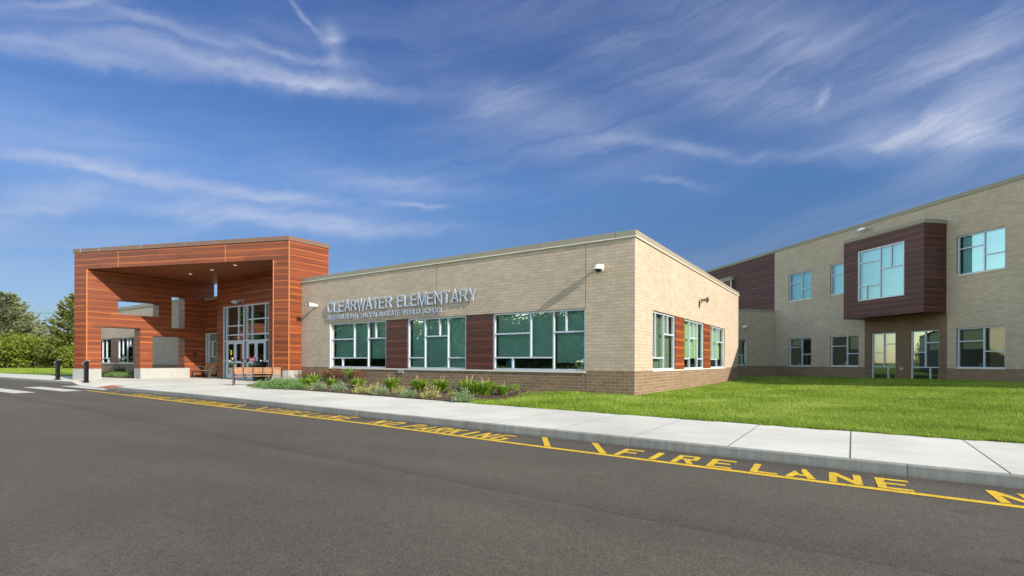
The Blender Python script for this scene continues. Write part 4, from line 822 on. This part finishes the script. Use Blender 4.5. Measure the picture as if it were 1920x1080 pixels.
# ================================================================== ROAD MARKINGS
ZP = RZ+.004
lineY = curve([(-19.3, -7.44), (-8.7, -7.95), (-2.2, -8.23), (1.63, -8.56), (4.76, -8.75), (6.59, -8.86), (9, -9.02), (16, -9.5)])
g = MB()
xs = [x for x in np.arange(-19.3, 16.01, .5)]
for i in range(len(xs)-1):
    a, b_ = xs[i], xs[i+1]; g.face([(a, lineY(a)-.05, ZP), (b_, lineY(b_)-.05, ZP), (b_, lineY(b_)+.05, ZP), (a, lineY(a)+.05, ZP)])
tag(g.build('road_line', 'yellow_paint', loc=(0, -8.4, ZP)), 'long yellow painted line running along the fire lane beside the curb', 'road marking')
def rect(a, b, c, d): return [(a, b), (c, b), (c, d), (a, d)]
GLY = {
 'I': [rect(.33, 0, .67, 1)], 'F': [rect(0, 0, .27, 1), rect(.27, .84, 1, 1), rect(.27, .44, .85, .59)],
 'E': [rect(0, 0, .27, 1), rect(.27, .84, 1, 1), rect(.27, .44, .85, .59), rect(.27, 0, 1, .15)], 'L': [rect(0, 0, .27, 1), rect(.27, 0, 1, .15)],
 'A': [[(0, 0), (.26, 0), (.43, .45), (.27, .72)], [(1, 0), (.63, 1), (.5, 1), (.5, .66), (.74, 0)], [(.345, .235), (.655, .235), (.605, .37), (.395, .37)]],
 'N': [rect(0, 0, .25, 1), rect(.75, 0, 1, 1), [(.25, .62), (.75, 0), (.75, .38), (.25, 1)]],
 'R': [rect(0, 0, .27, 1), rect(.27, .85, .75, 1), rect(.27, .45, .75, .6), [(.75, .45), (.9, .45), (1, .55), (1, .92), (.9, 1), (.75, 1)], [(.42, .44), (.72, 0), (1, 0), (.70, .44)]],
 'P': [rect(0, 0, .27, 1), rect(.27, .85, .75, 1), rect(.27, .45, .75, .6), [(.75, .45), (.9, .45), (1, .55), (1, .92), (.9, 1), (.75, 1)]],
 'O': [[(0, .12), (.12, 0), (.27, 0), (.27, 1), (.12, 1), (0, .88)], [(.73, 0), (.88, 0), (1, .12), (1, .88), (.88, 1), (.73, 1)], rect(.27, 0, .73, .15), rect(.27, .85, .73, 1)],
 'K': [rect(0, 0, .27, 1), [(.27, .38), (1, 1), (.70, 1), (.27, .62)], [(.42, .49), (.72, 0), (1, 0), (.62, .66)]],
 'G': [[(0, .12), (.12, 0), (.27, 0), (.27, 1), (.12, 1), (0, .88)], rect(.27, 0, .73, .15), rect(.27, .85, .95, 1), [(.73, 0), (.88, 0), (1, .12), (1, .5), (.73, .5)], rect(.55, .36, .73, .5)]}
def text_on_road(seq, label):      # seq: (char, x, width)
    x0 = seq[0][1]; r = empty('painted_lettering', (x0, lineY(x0)+.3, ZP), label, 'road marking', 'fire lane lettering on the asphalt')
    for ch, x, wd_ in seq:
        yb = lineY(x+.15)+.085; sl = (lineY(x+1)-lineY(x)); g = MB()
        for poly in GLY[ch]:
            g.face([(x+wd_*p[0]+.02*(1-p[1]), yb+.50*p[1]+sl*wd_*p[0], ZP) for p in poly])
        g.build('letter', 'yellow_paint', r)
def seqof(words, wd=.27):
    out = []
    for word, x, stp in words:
        for i, ch in enumerate(word): out.append((ch, x+i*stp, wd))
    return out
near = [('F', 2.86, .27), ('I', 3.24, .24), ('R', 3.59, .27), ('E', 4.00, .27), ('L', 4.46, .27), ('A', 4.80, .28), ('N', 5.19, .28), ('E', 5.585, .27)]
text_on_road(near, 'nearest yellow FIRE LANE lettering between the line and the curb')
text_on_road(seqof([('NO', 6.42, .42)], .28), 'yellow NO lettering cut off by the right edge of the picture')
text_on_road(seqof([('FIRE', -6.30, .40), ('LANE', -4.55, .40)]), 'middle yellow FIRE LANE lettering in front of the mulch bed')
text_on_road(seqof([('NO', -2.30, .42), ('PARKING', -1.30, .345)]), 'yellow NO PARKING lettering in front of the lawn and the block corner')
text_on_road(seqof([('FIRE', -15.35, .40), ('LANE', -13.6, .40)]), 'farthest yellow FIRE LANE lettering near the crosswalk ramp')
text_on_road(seqof([('NO', -11.45, .42), ('PARKING', -10.4, .345)]), 'farther yellow NO PARKING lettering in front of the bench')
def slash(x0, y0, x1, y1, label):
    g = MB(); g.face([(x1, y1, ZP), (x1+.10, y1, ZP), (x0+.10, y0, ZP), (x0, y0, ZP)]); tag(g.build('painted_bar', 'yellow_paint', loc=(x0, y0, ZP)), label, 'road marking', 'slanted yellow bars between the fire lane words')
slash(1.38, -7.79, 1.85, -8.51, 'slanted yellow bar right after the nearer PARKING'); slash(2.25, -7.85, 2.70, -8.56, 'thick slanted yellow bar just before the nearest FIRE LANE')
slash(-8.10, -7.30, -7.50, -7.93, 'slanted yellow bar right after the farther PARKING'); slash(-6.98, -7.36, -6.46, -7.96, 'slanted yellow bar just before the middle FIRE LANE'); slash(-17.6, -6.9, -17.0, -7.4, 'farthest slanted yellow bar beside the ramp')
# crosswalk
for i, (pts, lb) in enumerate([([(-24.0, -9.55), (-18.9, -9.55), (-18.9, -8.95), (-24.0, -8.95)], 'nearest white crosswalk stripe, cut by the left edge'), ([(-24.0, -8.20), (-18.9, -8.20), (-18.9, -7.60), (-24.0, -7.60)], 'middle white crosswalk stripe'), ([(-24.0, -6.96), (-18.9, -6.96), (-19.0, -6.78), (-23.2, -6.32), (-24.0, -6.30)], 'farthest white crosswalk stripe touching the ramp')]):
    g = MB(); g.face([(x-.15, y, ZP) for x, y in pts]); tag(g.build('crosswalk_stripe', 'white_road_paint', loc=(-21.5, pts[0][1], ZP)), lb, 'crosswalk stripe', 'white crosswalk stripes')
g = MB(); zp = lambda x, y: zwalk(x, y, 0)+.006
P = [(-21.7, -6.35), (-19.5, -6.55), (-20.3, -5.85), (-21.9, -5.75)]; g.face([(x, y, zp(x, y)) for x, y in P]); tag(g.build('tactile_pad', 'red_pad'), 'red tactile paving pad at the curb ramp', 'tactile paving')

# ================================================================== VEGETATION
def leafquads(P, size, asp=.5, up=.0, rng=RNG, dirs=None):
    n = len(P); d = rng.normal(size=(n, 3)) if dirs is None else dirs + rng.normal(size=(n, 3))*.35
    d[:, 2] += up; d /= np.linalg.norm(d, axis=1)[:, None]; r = rng.normal(size=(n, 3)); s = np.cross(d, r); s /= np.linalg.norm(s, axis=1)[:, None]
    sz = size*rng.uniform(.6, 1.3, (n, 1)); a = d*sz; b_ = s*sz*asp*.5; P = np.asarray(P)
    return np.stack([P-b_*.25, P+a*.5-b_, P+a, P+a*.5+b_], 1)
def conifer(name, label, loc, h, rad, mat, n, lean=.0, seed=1, group=None, dense=1.0, start=.02):
    rng = np.random.default_rng(seed); r = empty(name, loc, label, 'tree', group)
    m_ = MB(Fr(loc)); m_.tube([(0, 0, -.2), (lean*.3, 0, h*.5), (lean, 0, h*.97)], [h*.022, h*.014, .02], 8); m_.build('trunk', 'bark', r)
    Q = []; D = []; nb = int(h*17*dense)
    for i in range(nb):
        t_ = start+(1-start)*(i+rng.random())/nb; z = t_*h; ln = rad*(1-t_)**.78*rng.uniform(.6, 1.12)+.25; ang = rng.uniform(0, 2*math.pi); sl = rng.uniform(-.18, .22)+.5*t_
        k = max(4, int(n/nb*ln/rad*1.7)); u = rng.uniform(.08, 1, k)**.8; dv = np.array([math.cos(ang), math.sin(ang), 0]); sd_ = np.array([-dv[1], dv[0], 0])
        x = u[:, None]*dv*ln + rng.normal(size=(k, 1))*sd_*ln*.16*(1.15-u[:, None]); zz = z + sl*u*ln + .35*ln*u**3*.6 - rng.uniform(0, .22, k)*ln*.5
        P = np.c_[x[:, 0]+lean*t_, x[:, 1], zz]; Q.append(P); D.append(np.repeat((dv+np.array([0, 0, .25]))[None], k, 0))
    Q = np.concatenate(Q)+np.array(loc); D = np.concatenate(D)
    npmesh('crown', leafquads(Q, .42*h/10, .30, 0, rng, D), mat, r)
    return r
def bushy(name, label, loc, rx, ry, h, mat, n, leaf, seed, group=None, cat='bush', z0=.0, trunk=True, lumps=9, asp=.55):
    rng = np.random.default_rng(seed); r = empty(name, loc, label, cat, group)
    C = []
    for i in range(lumps):
        a = rng.uniform(0, 2*math.pi); q = rng.uniform(0, .62)**.7; z = rng.uniform(.28, .80); C.append((math.cos(a)*q*rx*(1.15-z*.5), math.sin(a)*q*ry*(1.15-z*.5), z0+(h-z0)*z, rng.uniform(.28, .48)))
    Q = []
    for (x, y, z, s_) in C:
        k = n//lumps; d = rng.normal(size=(k, 3)); d /= np.linalg.norm(d, axis=1)[:, None]; rr = rng.uniform(.35, 1.0, (k, 1))**.5*(1+.25*rng.normal(size=(k, 1))*.6)
        Q.append(np.array([x, y, z])+d*rr*np.array([rx*s_*1.25, ry*s_*1.25, (h-z0)*s_*.75]))
    Q = np.concatenate(Q); Q[:, 2] = np.maximum(Q[:, 2], rng.uniform(.02, .15, len(Q))*h*.4+z0*.6)
    npmesh('crown' if cat == 'tree' else 'foliage', leafquads(Q+np.array(loc), leaf, asp, .2, rng), mat, r)
    if trunk:
        m_ = MB(Fr(loc)); m_.tube([(0, 0, -.2), (.05*rx, 0, (z0+h)*.35), (0, 0, h*.62)], [h*.03, h*.022, h*.008], 8)
        for i in range(5 if cat == 'tree' else 3): c_ = C[i]; m_.tube([(0, 0, max(z0*.8, h*.2)), (c_[0]*.5, c_[1]*.5, c_[2]*.75), (c_[0], c_[1], c_[2])], [h*.014, h*.01, .01], 6)
        m_.build('trunk' if cat == 'tree' else 'stem', 'bark', r)
    return r
def gp(px, depth, z=0): return tuple(CAM + (FWD + RGT*((px-960)/953.6))*depth - Vector((0, 0, 1.05-z)))
# left background
conifer('spruce_tree', 'large blue green spruce behind the hedge, cut by the left edge', gp(10, 72), 10.4, 5.4, 'spruce_needles', 34000, 0, 3, dense=2.0)
conifer('spruce_tree', 'shorter spruce whose tip rises right of the large spruce', gp(62, 78), 6.8, 4.2, 'spruce_needles', 16000, 0, 5, dense=1.8)
conifer('pine_tree', 'olive green pine with layered branches beside the canopy pillar', gp(143, 66), 9.3, 4.6, 'pine_needles', 20000, .4, 9, dense=1.1)
conifer('pine_tree', 'small thin pine in the gap between the two larger conifers', gp(88, 80), 6.2, 1.9, 'pine_needles', 1300, .3, 11, dense=.5, start=.35)
hb = [(-25, 66, 3.4, 4.2, 'juicy'), (8, 64, 3.0, 4.4, ''), (34, 63, 2.6, 3.9, ''), (60, 65, 2.8, 4.3, ''), (86, 66, 2.6, 3.7, ''), (110, 65, 2.4, 3.4, ''), (134, 64, 2.3, 3.2, ''), (158, 63, 2.3, 3.2, '')]
hl = ['yellow green hedge bush at the left edge of the picture', 'leafy hedge bush with yellow tips below the large spruce', 'round olive hedge bush in front of the large spruce', 'tall dark hedge bush below the gap in the trees', 'green hedge bush left of the farther bollard', 'hedge bush directly behind the farther bollard', 'low hedge bush beside the canopy pillar', 'hedge bush hidden behind the canopy pillar']
for i, (px, d, rx, h, _) in enumerate(hb):
    bushy('hedge_bush', hl[i], gp(px, d), rx, 2.2, h, 'hedge_leaves', 4200, .30, 20+i, 'hedge bushes behind the left lawn')
# hedge line right behind opening, seen through the pierced wall windows reflections only
hs_ = empty('house', gp(92, 120), 'far house with a brown roof just showing above the hedge', 'house')
Fh = Fr(gp(92, 120), tuple(RGT), tuple(FWD))
m_ = MB(Fh); m_.box(-5, 6, 0, 7, 0, 6.0); m_.build('wall', 'pale_siding', hs_)
m_ = MB(Fh); m_.face([(-5.6, -.5, 5.6), (6.6, -.5, 5.6), (5.0, 3.5, 7.5), (-3.5, 3.5, 7.5)]); m_.face([(6.6, 7.5, 5.6), (-5.6, 7.5, 5.6), (-3.5, 3.5, 7.5), (5, 3.5, 7.5)]); m_.face([(6.6, -.5, 5.6), (6.6, 7.5, 5.6), (5, 3.5, 7.5)]); m_.face([(-5.6, 7.5, 5.6), (-5.6, -.5, 5.6), (-3.5, 3.5, 7.5)]); m_.build('roof', 'roof_shingle', hs_)
for px0, px1, y0, y1, lb in ((-40, 175, 582, 585, 'upper thin power cable crossing the sky left of the canopy'), (-40, 175, 596, 599, 'lower thin power cable crossing the sky left of the canopy')):
    A = Vector(gp(px0, 150, 1.05+(675-y0)*150/953.6)); B = Vector(gp(px1, 150, 1.05+(675-y1)*150/953.6)); m_ = MB(); m_.tube([tuple(A.lerp(B, t_/8)-Vector((0, 0, .6*math.sin(math.pi*t_/8)))) for t_ in range(9)], .05, 5); tag(m_.build('power_cable', 'cable_black', loc=tuple(A)), lb, 'power cable')
# trees across the road: the ones the front windows mirror
ref = [(-20, -44, 9.0), (-30, -47, 7.6), (-40, -45, 9.4), (-51, -48, 8.0), (-61, -44, 10), (-73, -48, 9.2), (-86, -46, 10), (-98, -50, 15), (-112, -46, 16), (-126, -42, 17), (-150, -38, 17), (-178, -42, 18), (-14, -52, 8), (-5, -46, 7)]
r0 = None
for i, (x, y, h) in enumerate(ref):
    if r0 is None:
        r0 = bushy('leafy_tree', '', (0, 0, 0), 5.6, 5.6, 9.0, 'tree_leaves', 12000, .55, 61, None, 'tree', .0, True, 22)
        r = r0
    else: r = copy_tree(r0)
    r.location = (x, y, -.2); r.rotation_euler = (0, 0, i*1.3); s_ = h/9.0; r.scale = (s_*1.15, s_*1.15, s_)
    r['label'] = 'green leafy tree across the road, mirrored in the front windows'; r['group'] = 'trees across the road'; r['category'] = 'tree'

for i, x in enumerate((-12, -24, -36, -48, -60, -72, -84, -96)):
    r = copy_tree(r0); r.location = (x, -56, -.6); r.rotation_euler = (0, 0, i*.9); r.scale = (1.5, .8, .62); r['label'] = 'broad low tree of the belt farther behind the road, mirrored in the windows'; r['group'] = 'tree belt behind the road'
# --- flower bed plants
def px_ground(px, py, z=.05):
    d = FWD*953.6 + RGT*(px-960) - Vector((0, 0, 1))*(py-677.5-(px-960)*.00315); t_ = (z-CAM.z)/d.z; return CAM + d*t_
def mound_pts(rng, n, rx, h):
    d = rng.normal(size=(n, 3)); d[:, 2] = np.abs(d[:, 2])+.05; d /= np.linalg.norm(d, axis=1)[:, None]
    return d*rng.uniform(.25, 1, (n, 1))**.6*np.array([rx, rx, h]), d
def plant_mound(rx, h, mat, n, seed, leaf=.07, flowers=0, asp=.28):
    rng = np.random.default_rng(seed); root = bpy.data.objects.new('plant', None); col.objects.link(root)
    P, d = mound_pts(rng, n, rx*.9, h*.9); P[:, :2] *= (1+.25*rng.normal(size=(n, 1))*.5); P[:, 2] *= rng.uniform(.55, 1.25, n)*(1+.35*np.sin(P[:, 0]*17+seed)*np.sin(P[:, 1]*15)); npmesh('foliage', leafquads(P, leaf, asp, .5, rng, d), mat, root)
    k = 26; S, d2 = mound_pts(rng, k, rx*.95, h*1.05); Q = []
    for i in range(k): a = S[i]*.12; b_ = S[i]; w_ = np.array([.004, .003, 0]); Q.append([a-w_, a+w_, b_+w_, b_-w_])
    npmesh('stem', np.array(Q), mat, root)
    if flowers:
        F_, d3 = mound_pts(rng, flowers, rx*1.0, h*1.1); npmesh('flower', leafquads(F_, .05, .6, .3, rng, d3), 'purple_flowers', root)
    return root
def plant_lily(rx, h, n, seed, spikes=2):
    rng = np.random.default_rng(seed); root = bpy.data.objects.new('plant', None); col.objects.link(root); Q = []
    for i in range(n):
        a = rng.uniform(0, 2*math.pi); L = rx*rng.uniform(.5, 1.15); hh = h*rng.uniform(.5, 1.05); dv = np.array([math.cos(a), math.sin(a), 0]); sd_ = np.array([-dv[1], dv[0], 0]); w_ = .014*rng.uniform(.8, 1.4); b0 = rng.normal(size=3)*np.array([.05, .05, 0])
        pts = [b0+dv*L*t_+np.array([0, 0, hh*4*(t_*.62)*(1-t_*.62)*1.0]) for t_ in (0, .3, .6, .85, 1.05)]; ww = [w_, w_, w_*.8, w_*.5, w_*.1]
        for k in range(4): Q.append([pts[k]-sd_*ww[k], pts[k]+sd_*ww[k], pts[k+1]+sd_*ww[k+1], pts[k+1]-sd_*ww[k+1]])
    npmesh('foliage', np.array(Q), 'lily_leaves', root)
    Q = []
    for i in range(spikes):
        a = rng.uniform(0, 2*math.pi); d_ = np.array([math.cos(a)*.25, math.sin(a)*.25, 1]); L = h*rng.uniform(1.0, 1.4); p0 = rng.normal(size=3)*.04*np.array([1, 1, 0])
        for k in range(5):
            for w_ in (np.array([.010, 0, 0]), np.array([0, .010, 0])):
                f0, f1 = k/5, (k+1)/5; tw = .6 if k < 2 else 1.3; Q.append([p0+d_*L*f0-w_*tw, p0+d_*L*f0+w_*tw, p0+d_*L*f1+w_*tw, p0+d_*L*f1-w_*tw])
    if Q: npmesh('seed_stalk', np.array(Q), 'spike_stems', root)
    return root
def plant_twig(rx, h, mat, n, seed, leaf=.035):
    rng = np.random.default_rng(seed); root = bpy.data.objects.new('plant', None); col.objects.link(root); Q = []; P = []
    for i in range(26):
        a = rng.uniform(0, 2*math.pi); q = rng.uniform(.1, 1); top = np.array([math.cos(a)*rx*q, math.sin(a)*rx*q, h*rng.uniform(.6, 1.08)]); mid = top*np.array([.45, .45, .55]); w_ = np.array([.004, .004, 0])
        Q += [[-w_, w_, mid+w_, mid-w_], [mid-w_, mid+w_, top+w_*.5, top-w_*.5]]
        k = n//26; t_ = rng.uniform(.25, 1, (k, 1)); P.append(mid*(1-t_)+top*t_+rng.normal(size=(k, 3))*np.array([.04, .04, .03]))
    npmesh('stem', np.array(Q), 'bark', root); npmesh('foliage', leafquads(np.concatenate(P), leaf, .5, .1, rng), mat, root)
    return root
KIND = {
 'silver': plant_mound(.36, .33, 'silver_leaves', 700, 31, .075, 14), 'juniper': plant_mound(.55, .36, 'juniper_leaves', 1400, 32, .085, 0), 'straw': plant_mound(.36, .38, 'straw_leaves', 480, 33, .07, 0),
 'lily': plant_lily(.46, .40, 150, 34, 2), 'lily_plain': plant_lily(.44, .36, 140, 35, 0), 'rust': plant_twig(.38, .62, 'rust_leaves', 1700, 36, .05), 'thin': plant_twig(.36, .70, 'rust_leaves', 360, 37, .04), 'bush': plant_twig(.26, .55, 'lily_leaves', 500, 38, .05), 'dark': plant_mound(.55, .55, 'dark_leaves', 1300, 39, .10, 0)}
NAMES = {'silver': ('catmint_plant', 'silver green mound plant'), 'juniper': ('green_shrub', 'feathery green shrub'), 'straw': ('faded_plant', 'faded straw coloured plant'), 'lily': ('day_lily', 'green strap leaved lily with dry stalks'), 'lily_plain': ('day_lily', 'bright green strap leaved lily clump'),
 'rust': ('rust_shrub', 'dense rust brown twiggy shrub'), 'thin': ('twiggy_shrub', 'thin reddish twiggy shrub'), 'bush': ('young_shrub', 'upright yellow green young shrub'), 'dark': ('dark_shrub', 'dark green shrub')}
PL = [  # kind, px, base py, scale, where
 ('juniper', 484, 725, .85, 'at the left end of the bed beside the bench leg'), ('juniper', 504, 727, .95, 'in front of the bench, second from the left end of the bed'), ('juniper', 528, 727, 1.0, 'in front of the concrete leg base'), ('juniper', 548, 728, .85, 'right of the concrete leg base, where the mulch begins'), ('juniper', 515, 721, .9, 'behind the front shrubs under the bench end'), ('juniper', 540, 722, .9, 'against the concrete leg base'),
 ('lily_plain', 566, 724, .9, 'between the leg base and the first silver mound'), ('lily', 582, 721, .9, 'behind the first silver mound'), ('thin', 556, 717, .9, 'left one against the concrete base edge'), ('thin', 575, 716, 1.0, 'at the joint of cedar and brick'), ('thin', 598, 716, .95, 'against the brick left of the windows'), ('thin', 609, 716, .75, 'just left of the dense rust shrub'),
 ('silver', 590, 730, 1.25, 'first silver mound from the left'), ('silver', 628, 732, 1.15, 'below the left end of the rust shrub'), ('lily', 616, 724, .75, 'below the left end of the first window'), ('rust', 634, 717, 1.05, 'left half of the big rust clump'), ('rust', 650, 718, 1.1, 'right half of the big rust clump'), ('bush', 675, 719, 1.05, 'between the two rust shrubs'),
 ('straw', 670, 736, 1.1, 'in front of the young shrub'), ('lily', 664, 727, .8, 'between the rust clump and the faded plant'), ('rust', 702, 719, .95, 'under the right end of the first window'), ('straw', 698, 731, 1.0, 'below the single rust shrub'), ('silver', 706, 739, 1.1, 'at the bed edge below the single rust shrub'), ('lily', 729, 730, .95, 'under the left wood panel'), ('straw', 744, 737, 1.0, 'below the wall vent'),
 ('silver', 758, 743, 1.05, 'below the wall vent at the bed edge'), ('lily', 780, 733, .95, 'under the left side of the middle window'), ('straw', 800, 745, 1.15, 'below the centre of the middle window'), ('lily', 820, 734, .95, 'under the right side of the middle window'), ('silver', 854, 737, .95, 'rear one under the right wood panel'), ('silver', 862, 751, 1.2, 'nearest the walk, under the right wood panel'), ('straw', 842, 741, .7, 'small one left of the rear silver mound'),
 ('lily', 872, 738, 1.0, 'right of the rear silver mound'), ('lily_plain', 890, 741, 1.05, 'in the large clump under the right wood panel'), ('lily', 905, 741, 1.05, 'at the right end of the large lily clump'), ('lily', 937, 741, .75, 'last one before the lawn'), ('bush', 962, 741, .62, 'alone against the wall where the lawn begins')]
used = set()
for i, (k, px, py, s_, where) in enumerate(PL):
    nm, lb = NAMES[k]; p = px_ground(px, py, .05)
    o = KIND[k] if k not in used else copy_tree(KIND[k]); used.add(k)
    p.y += .16
    if p.y > -.24: p.y = -.24
    o.name = nm; o.location = (p.x, p.y, max(lawnz(p.x, p.y), 0)+.02); o.rotation_euler = (0, 0, i*1.7); kf = {'silver': .74, 'straw': .80, 'juniper': .9, 'lily': 1.12, 'lily_plain': 1.12, 'rust': .84, 'thin': .95}.get(k, 1.0); s_ *= kf; o.scale = (s_, s_, s_*random.uniform(.92, 1.08))
    o['label'] = (lb+' '+where); o['category'] = 'plant'; o['group'] = 'plants in the mulch bed'
k0 = 0
for x, y, s_, k in ((-34.5, -1.2, 1.0, 'dark'), (-33, -.6, 1.1, 'dark'), (-31.5, -.8, 1.2, 'dark'), (-30.2, -.4, 1.0, 'dark'), (-34, -2.1, .8, 'juniper'), (-32.8, -2.2, .8, 'juniper'), (-31.6, -2.1, .85, 'juniper'), (-30.5, -2.1, .9, 'juniper'), (-29.5, -2.0, .8, 'juniper')):
    o = KIND[k] if k not in used else copy_tree(KIND[k]); used.add(k); o.name = NAMES[k][0]; o.location = (x, y, .03); o.rotation_euler = (0, 0, x); o.scale = (s_, s_, s_)
    o['label'] = NAMES[k][1]+' seen low through the tall opening of the pierced wall'; o['category'] = 'plant'; o['group'] = 'dark shrubs beyond the pierced wall' if k == 'dark' else 'green shrubs beyond the pierced wall'

# loose bark chips and dry leaves lying on the bed
rng = np.random.default_rng(77); X = rng.uniform(-17, -2.6, 5200); F_ = np.interp(X, [-17.3, -15.4, -9.9, -4.6, -2.35], [-.9, -3.36, -3.87, -4.38, -3.6]); Y = F_+.04+(-.05-F_)*rng.random(5200)**1.3
Z = np.array([max(lawnz(a, b_), 0) for a, b_ in zip(X, Y)])+.045
o = npmesh('mulch_chips', leafquads(np.c_[X, Y, Z], .055, .55, .15, rng), 'chip_bark'); tag(o, 'loose bark chips and dry leaves scattered over the mulch bed', 'mulch', kind='stuff')
# small things standing on the sills behind the glass
def sill_item(fr, a, b_, z, mat, label, kind='box'):
    o = None; m_ = MB(fr)
    if kind == 'vase': m_.lathe([(0, 0), (.05, 0), (.085, .07), (.06, .15), (.03, .19), (.05, .22)], (a, b_, z), 14)
    elif kind == 'globe': m_.lathe([(0, 0), (.06, 0), (.05, .02), (.02, .05), (.09, .10), (.12, .18), (.09, .26), (0, .30)], (a, b_, z), 16)
    elif kind == 'chair': m_.box(a-.2, a+.2, b_-.03, b_, z-.5, z+.24); m_.box(a-.2, a+.2, b_, b_+.4, z-.5, z-.46)
    else: m_.prism([(a-.14, b_-.08), (a+.14, b_-.08), (a+.14, b_+.1), (a-.14, b_+.1)], z, z+.20); m_.box(a-.05, a+.05, b_-.02, b_+.04, z+.20, z+.30)
    tag(m_.build('sill_ornament' if kind != 'chair' else 'classroom_chair', mat, loc=tuple(fr(a, b_, z))), label, 'ornament' if kind != 'chair' else 'chair')
sill_item(FS, -6.85, .35, .77, 'white_paint', 'small white object standing inside the middle front window')
sill_item(FS, -4.75, .5, .90, 'blue_plastic', 'teal chair back inside the lower left pane of the right front window', 'chair')
sill_item(FS, -1.95, .4, .77, 'blue_plastic', 'teal ornament inside the right pane of the right front window', 'vase')
sill_item(FDg, -17.75, .4, .80, 'white_paint', 'white ornament inside the leftmost lower window of the two storey building', 'globe')
sill_item(FDg, -16.7, .4, .80, 'yellow_sticker', 'yellow ornament beside the white one in the leftmost lower window', 'vase')
sill_item(FDg, -13.75, .4, .82, 'white_paint', 'pale globe inside the second lower window of the two storey building', 'globe')
sill_item(FDg, -5.9, .5, .80, 'blue_plastic', 'blue object on the sill inside the rightmost lower window')
sill_item(FDg, -8.35, .9, .05, 'red_pad', 'red storage tub on the floor inside the right tall window', 'vase')
sill_item(FDg, -7.9, .8, .35, 'blue_plastic', 'teal chair inside the right tall window', 'chair')
# --- grass blades
def grass(n, region, hmin, hmax, seed, name):
    rng = np.random.default_rng(seed); P = []
    tot = 0
    while tot < n:
        px = rng.uniform(*region[0], n); d = 1/rng.uniform(1/region[1][1], 1/region[1][0], n)**1.0
        X = CAM.x + d*(FWD.x+RGT.x*(px-960)/953.6); Y = CAM.y + d*(FWD.y+RGT.y*(px-960)/953.6)
        by = np.interp(X, bx_, by_); ok = (Y > by-.03+.05*np.sin(X*3.7+np.sin(X*11))) & ~((Y > 0) & (X < .0) & (X > LX)) & (X+Y < K*math.sqrt(2)+.05) & region[2](X, Y)
        P.append(np.c_[X[ok], Y[ok], d[ok]]); tot += ok.sum()
    P = np.concatenate(P)[:n]; n = len(P); z = np.array([lawnz(a, b_) for a, b_ in P[:, :2]])
    cl_ = np.sin(P[:, 0]*3.1+np.sin(P[:, 1]*2.3)*2)*np.sin(P[:, 1]*2.7+1.3*np.sin(P[:, 0]*1.9)); hgt = rng.uniform(hmin, hmax, n)*(1+.25*cl_)
    hgt *= np.where(rng.random(n) < .03, 1.8, 1.0)
    a = rng.uniform(0, 2*math.pi, n); w_ = .0035*(.5+P[:, 2]/12)*rng.uniform(.7, 1.4, n); ln = rng.normal(size=(n, 2))*.45*hgt[:, None]
    B = np.c_[P[:, :2], z-.005]; S = np.c_[np.cos(a)*w_, np.sin(a)*w_, np.zeros(n)]; T_ = B+np.c_[ln, hgt]
    return npmesh(name, np.stack([B-S, B+S, T_], 1), 'grass_blades', k=3)
bx_ = np.linspace(-120, 60, 2000); by_ = np.array([backY(x) for x in bx_])
inbed = lambda X, Y: ~((X < -2.5) & (X > -18)) | ((X > -4.6) & (Y < -4.40+.45*(X+4.6)) & (X > -4.5))
o = grass(470000, ((880, 2050), (6.2, 42), inbed), .03, .066, 5, 'grass'); tag(o, 'short bright green grass growing over the lawn', 'grass', kind='stuff')
o = grass(26000, ((-60, 200), (40, 95), lambda X, Y: X < -33), .05, .11, 6, 'grass_beyond'); tag(o, 'short grass of the strip in front of the hedge', 'grass', kind='stuff')
